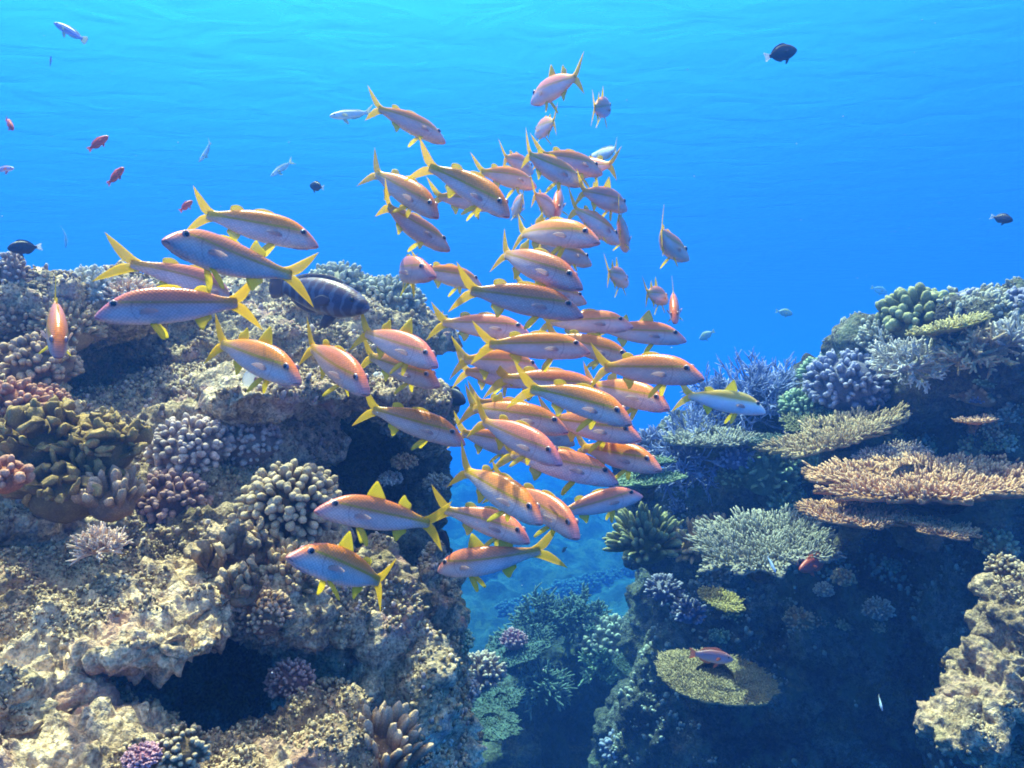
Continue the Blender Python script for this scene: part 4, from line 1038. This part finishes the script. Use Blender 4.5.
# tail x, tail y, nose x, nose y, yaw, distance, body variant, length, label
GF = [
    (191, 211, 318, 241, -4, 1.66, 'b', .26, 'goatfish facing right above the reef, crossed by one facing left, gold tail raised'),
    (286, 281, 180, 241, 14, 1.50, 'c', .25, 'goatfish facing up left with pink snout in front of the one facing right'),
    (253, 302, 105, 310, 3, 1.30, 'b', .25, 'largest goatfish in profile facing left, far left of the school'),
    (156, 262, 230, 300, -28, 1.75, 'e', .24, 'goatfish half hidden behind the back of the largest left facing one'),
    (201, 335, 306, 379, 12, 1.62, 'a', .25, 'goatfish facing down right below the largest left facing one'),
    (298, 338, 370, 389, 24, 1.66, 'b', .25, 'pink headed goatfish facing down right under the barred dark fish'),
    (54, 294, 59, 351, 62, 1.55, 'b', .23, 'orange goatfish head on to the viewer, nose down by the left bommie'),
    (350, 327, 440, 362, 6, 1.90, 'a', .25, 'goatfish facing down right, tail bent, upper of two beside the reef shoulder'),
    (355, 351, 441, 382, 6, 2.02, 'b', .25, 'goatfish facing right, lower of two beside the reef shoulder'),
    (356, 404, 467, 440, 4, 1.68, 'b', .25, 'purplish goatfish in front of the dark overhang, orange tail lobe, facing right'),
    (373, 106, 442, 138, -20, 2.45, 'b', .25, 'highest goatfish on the left of the school, alone with wide gold tail'),
    (361, 164, 443, 215, 8, 2.10, 'b', .25, 'goatfish facing down right, leftmost tail in the upper school'),
    (425, 160, 514, 213, 8, 1.95, 'd', .25, 'large goatfish slanting down right in the upper middle of the school'),
    (373, 205, 447, 246, -10, 2.16, 'd', .24, 'goatfish with dark tipped tail just above the twisting one'),
    (430, 196, 500, 204, -18, 2.45, 'b', .24, 'goatfish mostly hidden behind the large slanting one'),
    (474, 170, 536, 184, -12, 2.55, 'b', .24, 'pink headed goatfish in the upper middle just left of the topmost cluster'),
    (502, 156, 532, 170, -50, 2.9, 'b', .24, 'small foreshortened goatfish peeping over the pink headed one'),
    (580, 75, 533, 99, -40, 2.9, 'a', .25, 'topmost goatfish facing left with raised back fin'),
    (592, 108, 609, 108, -68, 2.75, 'a', .24, 'goatfish turning away near the top, gold tail on the left'),
    (556, 120, 537, 133, -62, 3.0, 'b', .24, 'little goatfish facing left below the topmost one'),
    (511, 153, 583, 182, -8, 2.30, 'd', .25, 'goatfish with broad gold tail at the top of the main cluster, facing right'),
    (533, 152, 603, 171, -10, 2.45, 'b', .25, 'goatfish overlapped by the broad gold tailed one, dark gill line'),
    (616, 164, 565, 172, -40, 3.3, 'b', .24, 'goatfish facing left, gold tail sticking out at upper right of cluster'),
    (576, 189, 628, 207, -42, 2.45, 'a', .25, 'short looking goatfish at upper right of cluster, facing right'),
    (569, 205, 619, 241, -36, 2.42, 'b', .25, 'goatfish slanting down right below the short looking one'),
    (618, 212, 626, 248, -48, 2.7, 'b', .24, 'narrow goatfish nose down at the right edge of the upper cluster'),
    (532, 192, 557, 216, -52, 2.75, 'b', .24, 'goatfish swimming away in the gap of the upper cluster, small gold tail'),
    (524, 194, 514, 214, -50, 3.0, 'b', .22, 'little goatfish nose down beside the one swimming away'),
    (562, 185, 556, 214, 50, 2.9, 'b', .22, 'thin goatfish seen end on among the upper cluster'),
    (499, 229, 597, 237, 8, 1.98, 'c', .25, 'thick bodied goatfish with full gold tail in the upper centre'),
    (533, 242, 592, 262, -22, 2.4, 'b', .24, 'goatfish half hidden below the thick bodied one'),
    (480, 245, 582, 283, 8, 1.86, 'c', .25, 'goatfish with arched back and gold tail directly below the thick bodied one'),
    (452, 287, 584, 311, 3, 1.52, 'b', .25, 'longest goatfish of the school centre, facing right in full profile'),
    (512, 285, 588, 300, -10, 2.5, 'b', .24, 'shaded goatfish whose head shows above the longest one'),
    (535, 322, 632, 323, 4, 2.02, 'b', .25, 'orange backed goatfish just right of the nose of the longest one'),
    (588, 328, 686, 337, 0, 2.10, 'a', .25, 'rightmost goatfish level with the skyline, pale gill flash'),
    (373, 270, 432, 271, 42, 2.05, 'e', .25, 'twisting goatfish with its pink face turned to the viewer'),
    (414, 268, 481, 283, -8, 2.5, 'b', .24, 'goatfish just behind the twisting one, orange back'),
    (642, 229, 688, 257, -40, 2.8, 'd', .25, 'lone goatfish off the right of the upper school, facing down right'),
    (606, 271, 627, 282, -64, 2.75, 'a', .24, 'stubby looking goatfish turning away right of the arched one'),
    (644, 292, 667, 299, -64, 2.8, 'a', .23, 'goatfish turning away beside the thin end on one, gold tail spread'),
    (673, 288, 675, 320, 52, 2.85, 'b', .22, 'thin pale goatfish end on at the far right of the school'),
    (428, 321, 531, 331, 4, 1.92, 'b', .25, 'goatfish with greenish tail spread wide at the left of the middle cluster'),
    (476, 345, 590, 348, 3, 1.74, 'd', .25, 'long goatfish in the middle cluster with gold tail over other tails'),
    (453, 358, 541, 368, -6, 2.15, 'b', .25, 'goatfish behind the long one with crossed tails, upper'),
    (456, 370, 530, 381, -8, 2.35, 'b', .24, 'goatfish behind the long one with crossed tails, lower'),
    (540, 333, 632, 359, 4, 1.96, 'b', .25, 'pink nosed goatfish just right of the long one, head low'),
    (486, 376, 607, 391, 4, 1.78, 'b', .25, 'goatfish with dusky eye patch and gold tail left of the bright one'),
    (527, 383, 629, 417, 6, 1.66, 'd', .23, 'bright silvery goatfish with yellow stripe in the lower middle'),
    (452, 403, 568, 427, 4, 1.64, 'c', .25, 'shadow backed goatfish with large gold tail at lower left of the cluster'),
    (466, 399, 545, 420, -10, 2.3, 'b', .24, 'goatfish hidden behind the shadow backed one, only tail clear'),
    (592, 366, 697, 373, 6, 1.85, 'b', .25, 'rightmost goatfish of the lower cluster with shaded back'),
    (580, 382, 665, 403, 6, 2.05, 'a', .25, 'red lipped goatfish just below the shaded back one'),
    (566, 392, 641, 406, -8, 2.4, 'b', .23, 'goatfish with only a pink snout showing between two others'),
    (536, 416, 637, 434, 5, 1.95, 'b', .25, 'dusky goatfish directly under the bright silvery one'),
    (470, 415, 560, 458, 10, 1.85, 'b', .25, 'big headed goatfish nose down in shadow at the lower cluster'),
    (504, 424, 577, 441, -8, 2.3, 'b', .24, 'goatfish tucked behind the big headed one'),
    (572, 445, 656, 464, 8, 1.95, 'b', .24, 'bright salmon goatfish with hooked snout at lower right of cluster'),
    (492, 449, 619, 478, 4, 1.62, 'c', .25, 'large goatfish with thin gold tail under the big headed one'),
    (452, 430, 530, 452, -8, 2.3, 'b', .24, 'goatfish with orange flank hidden at the lower left of the cluster'),
    (453, 463, 540, 516, 12, 1.72, 'b', .25, 'goatfish diving right with orange back, below the whole cluster'),
    (508, 482, 577, 530, 14, 1.85, 'd', .25, 'darkest goatfish, dull red, diving beside the orange backed diver'),
    (548, 516, 643, 492, -4, 2.02, 'b', .25, 'goatfish rising to the right with red nose, lowest on the right'),
    (442, 505, 529, 537, 6, 1.98, 'd', .24, 'grey backed goatfish with dark back facing right under the divers'),
    (446, 526, 321, 506, 4, 1.45, 'a', .25, 'goatfish facing left with yellow green tail before the dark wall'),
    (402, 588, 297, 553, 8, 1.50, 'g', .24, 'lowest goatfish on the left, facing left over the fingered coral'),
    (542, 556, 432, 567, -4, 1.62, 'f', .25, 'lowest goatfish in the middle, facing left with raised yellow fin'),
]
GROUP = 'school of goatfish'
GEO = []
for (tx, ty, nx, ny, yaw, D, v, L, lab) in GF:
    pr = protos[v]
    o = pr if v not in used else copy_fish(pr)
    if v not in used:
        _cache[pr.name] = [(c, [g for g in bpy.data.objects if g.parent == c]) for c in bpy.data.objects if c.parent == pr]
        used.add(v)
    GEO.append((o, (tx, ty, nx, ny, L, yaw, D, rng.uniform(-7, 7)), lab))
for o, a, lab in GEO:
    pose(o, *a[:4], a[4], a[5], a[6], a[7]); tag(o, lab, 'goatfish', GROUP)
yg = make_goat(.12, 'up', 'low', 20, M_goat_y, M_fin)
pose(yg, 675, 393, 769, 409, .26, -4, 2.15); tag(yg, 'yellow backed white goatfish alone in front of the blue staghorn coral', 'goatfish')

# --- the other fishes
ROUND_TAIL = [(-.30, .045), (-.36, .075), (-.43, .11), (-.50, .125), (-.47, .05), (-.465, 0), (-.47, -.05), (-.50, -.125), (-.43, -.11), (-.36, -.075), (-.30, -.045), (-.30, 0)]
FAN_TAIL = [(-.33, .055), (-.40, .095), (-.47, .105), (-.50, .05), (-.505, 0), (-.50, -.05), (-.47, -.105), (-.40, -.095), (-.33, -.055), (-.33, 0)]
def make_fish(name, prof, skin, tailm, finm, tail=ROUND_TAIL, ridge=.06, k=0.0):
    root = empty(name, (0, 0, 0))
    V, Fs = body_mesh(prof, k, 28, 16); mesh_obj('body', V, Fs, skin, root)
    V, Fs = fin_mesh(tail, k, .008); mesh_obj('tail_fin', V, Fs, tailm, root)
    xs = np.linspace(.24, -.27, 9)
    t = spline(prof['x'], prof['t'], xs); b = spline(prof['x'], prof['b'], xs)
    env = np.array([.3, .75, .95, .9, .85, .9, 1.0, .9, .3])
    up = [(x, tt + ridge * e) for x, tt, e in zip(xs, t, env)]
    V, Fs = fin_mesh(up + [(x, tt - .02) for x, tt in zip(xs[::-1], t[::-1])], k, .006); mesh_obj('dorsal_fin', V, Fs, finm, root)
    x2 = np.linspace(.0, -.27, 6); b2 = spline(prof['x'], prof['b'], x2)
    V, Fs = fin_mesh([(x, bb - ridge * e) for x, bb, e in zip(x2, b2, (.3, .9, 1, 1, .9, .3))] + [(x, bb + .02) for x, bb in zip(x2[::-1], b2[::-1])], k, .006); mesh_obj('anal_fin', V, Fs, finm, root)
    bz = float(spline(prof['x'], prof['b'], np.array([.17]))[0]); wz = float(spline(prof['x'], prof['w'], np.array([.2]))[0])
    ez = float(spline(prof['x'], prof['t'], np.array([.39]))[0]); ew = float(spline(prof['x'], prof['w'], np.array([.39]))[0])
    for s in (1, -1):
        V, Fs = fin_mesh([(.2, bz + .02), (.15, bz - .06), (.07, bz - .12), (.08, bz - .05), (.12, bz + .02)], k, .005); mesh_obj('pelvic_fin', V + np.array([0, s * .02, 0]), Fs, finm, root)
        V, Fs = fin_mesh([(.23, .01), (.15, .03), (.09, -.01), (.11, -.06), (.2, -.04)], 0, .004, side=(Matrix.Rotation(R(-s * 18), 3, 'Z'), np.array((.22, 0, 0)))); mesh_obj('pectoral_fin', bend(V + np.array([0, s * wz, 0]), k), Fs, finm, root)
        W, Fc = ico(2)
        mesh_obj('eye', bend(W * np.array([.022, .012, .022]) + np.array([.39, s * ew * .82, ez * .42]), k), [Fc], M_eye, root)
    return root
def place(o, args, label, cat, group=None):
    pose(o, *args); tag(o, label, cat, group)
flat = lambda nm, c, c2=None, **kw: fish_mat(nm, [(-.2, c2 or c), (0, c), (.2, c)], **kw)
M_anth = flat('coral red anthias skin', (.90, .14, .08), (.90, .26, .20)); M_anthf = fin_mat('red fin', (.72, .12, .10), (.85, .32, .28))
M_dark = flat('blue black damselfish skin', (.030, .035, .065), spec=.4); M_darkf = fin_mat('blue black fin', (.03, .035, .07), (.06, .07, .12), .2); M_whitef = fin_mat('white fin', (.75, .78, .78), (.85, .85, .82))
M_silv = fish_mat('silver fish skin', [(-.1, (.80, .82, .84)), (.02, (.74, .78, .80)), (.06, (.58, .66, .62)), (.1, (.45, .52, .50))]); M_silvf = fin_mat('pale yellow fin', (.66, .64, .42), (.78, .74, .5))
M_band = fish_mat('dark barred skin', [(-.2, (.09, .07, .09)), (0, (.045, .04, .07)), (.15, (.09, .05, .08))], bars=(3.4, (.20, .24, .31), .42), spec=.4)
M_bandf = fin_mat('dusky fin', (.05, .045, .07), (.14, .10, .14), .2)
M_serg = fish_mat('striped sergeant skin', [(-.2, (.75, .78, .75)), (.1, (.66, .70, .55)), (.2, (.5, .55, .3))], bars=(3.6, (.04, .05, .08), .95))
M_sold = fish_mat('purple soldierfish skin', [(-.15, (.46, .34, .36)), (0, (.34, .26, .34)), (.15, (.30, .12, .14))]); M_soldf = fin_mat('orange red fin', (.66, .16, .08), (.8, .3, .18))
M_redg = flat('dull red grouper skin', (.44, .09, .06), vary=.02)
M_viol = fish_mat('violet striped wrasse skin', [(-.1, (.55, .50, .70)), (0, (.30, .25, .55)), (.03, (.65, .62, .80)), (.06, (.26, .2, .5)), (.1, (.5, .4, .7))])
M_tiny = flat('pale blue fish skin', (.45, .60, .85))

anth = make_fish('anthias', STOUT, M_anth, M_anthf, M_anthf, ridge=.05)
A = [((5, 117, 14, 131, .05, 45, 1.75), 'red anthias cut close to the left edge, nose down'), ((88, 150, 108, 136, .052, -20, 1.7), 'red anthias rising right, higher of a pair at upper left'), ((107, 185, 124, 167, .052, 10, 1.6), 'bright red anthias rising right, lower of a pair at upper left'), ((180, 211, 192, 201, .06, -25, 2.6), 'tiny red anthias at the raised gold tail tip of a goatfish')]
for i, (a, l) in enumerate(A): place(anth if i == 0 else copy_fish(anth), a, l, 'anthias', 'red anthias at upper left')
dam = make_fish('damselfish', OVAL, M_dark, M_whitef, M_darkf, ridge=.05)
A = [((763, 58, 798, 49, .11, -5, 2.4), 'dark damselfish with pale tail alone at the top right'), ((993, 217, 1010, 220, .08, 30, 3.0), 'small dark damselfish with white tail near the right edge'), ((325, 188, 309, 185, .075, -25, 2.8), 'dark blue damselfish hovering above the left reef'), ((38, 247, 12, 248, .075, 0, 1.95), 'dark damselfish with white tail above the coral pillar')]
for i, (a, l) in enumerate(A): place(dam if i == 0 else copy_fish(dam), a, l, 'damselfish', 'dark damselfishes with white tails')
dd = make_fish('damselfish', OVAL, M_dark, M_darkf, M_darkf, ridge=.08)
A = [((438, 390, 466, 402, .12, 20, 2.45), 'black damselfish hiding behind the shadow backed goatfish tail'), ((452, 328, 453, 345, .07, 40, 2.7), 'tiny black damselfish between two gold tails'), ((452, 553, 440, 533, .10, -20, 2.1), 'black damselfish at the wall edge above the lowest middle goatfish'), ((408, 394, 414, 384, .06, 20, 2.8), 'small dusky damselfish below the lower goatfish at the reef shoulder'), ((567, 547, 562, 552, .06, 30, 5.4), 'tiny dark damselfish in the blue below the rising goatfish')]
for i, (a, l) in enumerate(A): place(dd if i == 0 else copy_fish(dd), a, l, 'damselfish', 'all black damselfishes')
sil = make_fish('silver_fish', LONG, M_silv, M_silvf, M_silvf, tail=[(x, z * .85) for x, z in FINS['tail_fin']], ridge=.03, k=.5)
A = [((369, 114, 331, 116, .20, 10, 3.6), 'small pale silver fish facing left at the top of the school'), ((215, 142, 199, 162, .16, -40, 4.6), 'faint silver fish nose down high over the left reef'), ((291, 162, 271, 176, .16, 20, 4.6), 'faint silver fish facing down left above the dark blue damselfish'), ((625, 149, 590, 158, .22, -10, 3.0), 'thin pale fish with white tail at upper right of the cluster'), ((66, 226, 66, 248, .15, -40, 6.0), 'ghostly silver fish in the blue beside the left skyline')]
for i, (a, l) in enumerate(A): place(sil if i == 0 else copy_fish(sil), a, l, 'silver fish', 'pale silver fish in open water')
w = make_fish('wrasse', LONG, M_viol, M_silvf, M_silvf, tail=FAN_TAIL, ridge=.03); place(w, (88, 42, 53, 22, .16, -10, 3.4), 'violet striped slender fish near the surface at top left', 'wrasse')
w = make_fish('small_fish', LONG, M_viol, M_silvf, M_silvf, tail=FAN_TAIL, ridge=.03); place(w, (50, 67, 51, 57, .07, 20, 4.0), 'tiny pale fish below the violet striped slender one', 'small fish')
w = make_fish('slender_fish', LONG, M_viol, M_anthf, M_anthf, tail=FAN_TAIL, ridge=.02); place(w, (-8, 170, 16, 168, .09, 10, 2.6), 'slender dusky red fish cut by the left picture edge', 'slender fish')
w = make_fish('barred_fish', BARREL, M_band, M_bandf, M_bandf, tail=FAN_TAIL, ridge=.03); place(w, (262, 282, 372, 308, .30, 8, 2.05, 5), 'dark fish with pale blotchy bars swimming right over the left reef', 'reef fish')
w = make_fish('reef_fish', LONG, flat('dusky pink skin', (.30, .14, .14), (.62, .42, .40)), M_whitef, M_bandf, tail=FAN_TAIL, ridge=.03); place(w, (249, 379, 312, 390, .18, -5, 1.9), 'slim dusky pink fish with white tail low over the rubble', 'reef fish')
se = make_fish('sergeant_fish', OVAL, M_serg, M_silvf, M_silvf, ridge=.04)
A = [((714, 331, 700, 339, .15, -20, 6.5), 'striped fish in the distance right of the school'), ((776, 311, 792, 314, .15, 10, 7.0), 'striped fish further right in the distant blue')]
for i, (a, l) in enumerate(A): place(se if i == 0 else copy_fish(se), a, l, 'striped fish', 'distant striped fish')
fa = make_fish('reef_fish', OVAL, M_silv, M_silvf, M_silvf, ridge=.04)
A = [((871, 287, 887, 293, .18, 0, 9.0), 'faint pale fish in the far blue left of the right skyline, left one'), ((896, 289, 910, 295, .18, 0, 9.0), 'faint pale fish in the far blue closest to the right skyline')]
for i, (a, l) in enumerate(A): place(fa if i == 0 else copy_fish(fa), a, l, 'pale fish', 'faint pale fish in the far blue')
w = make_fish('soldierfish', STOUT, M_sold, M_soldf, M_soldf, ridge=.05); place(w, (690, 653, 732, 659, .13, 0, 2.42), 'purple soldierfish with orange fins resting over the olive table coral', 'soldierfish')
w = make_fish('red_grouper', STOUT, M_redg, M_soldf, M_soldf, tail=FAN_TAIL, ridge=.07); place(w, (832, 557, 798, 570, .14, 10, 2.4), 'dull red fish sheltering under the large grey table coral', 'grouper')
w = make_fish('small_fish', LONG, M_tiny, M_whitef, M_whitef, ridge=.03); place(w, (768, 557, 775, 571, .055, 10, 2.3), 'tiny bright blue fish under the large grey table coral', 'small fish')
w = make_fish('small_fish', LONG, M_tiny, M_whitef, M_whitef, ridge=.03); place(w, (879, 697, 882, 709, .05, 10, 2.2), 'tiny white fish alone in the dark lower right', 'small fish')
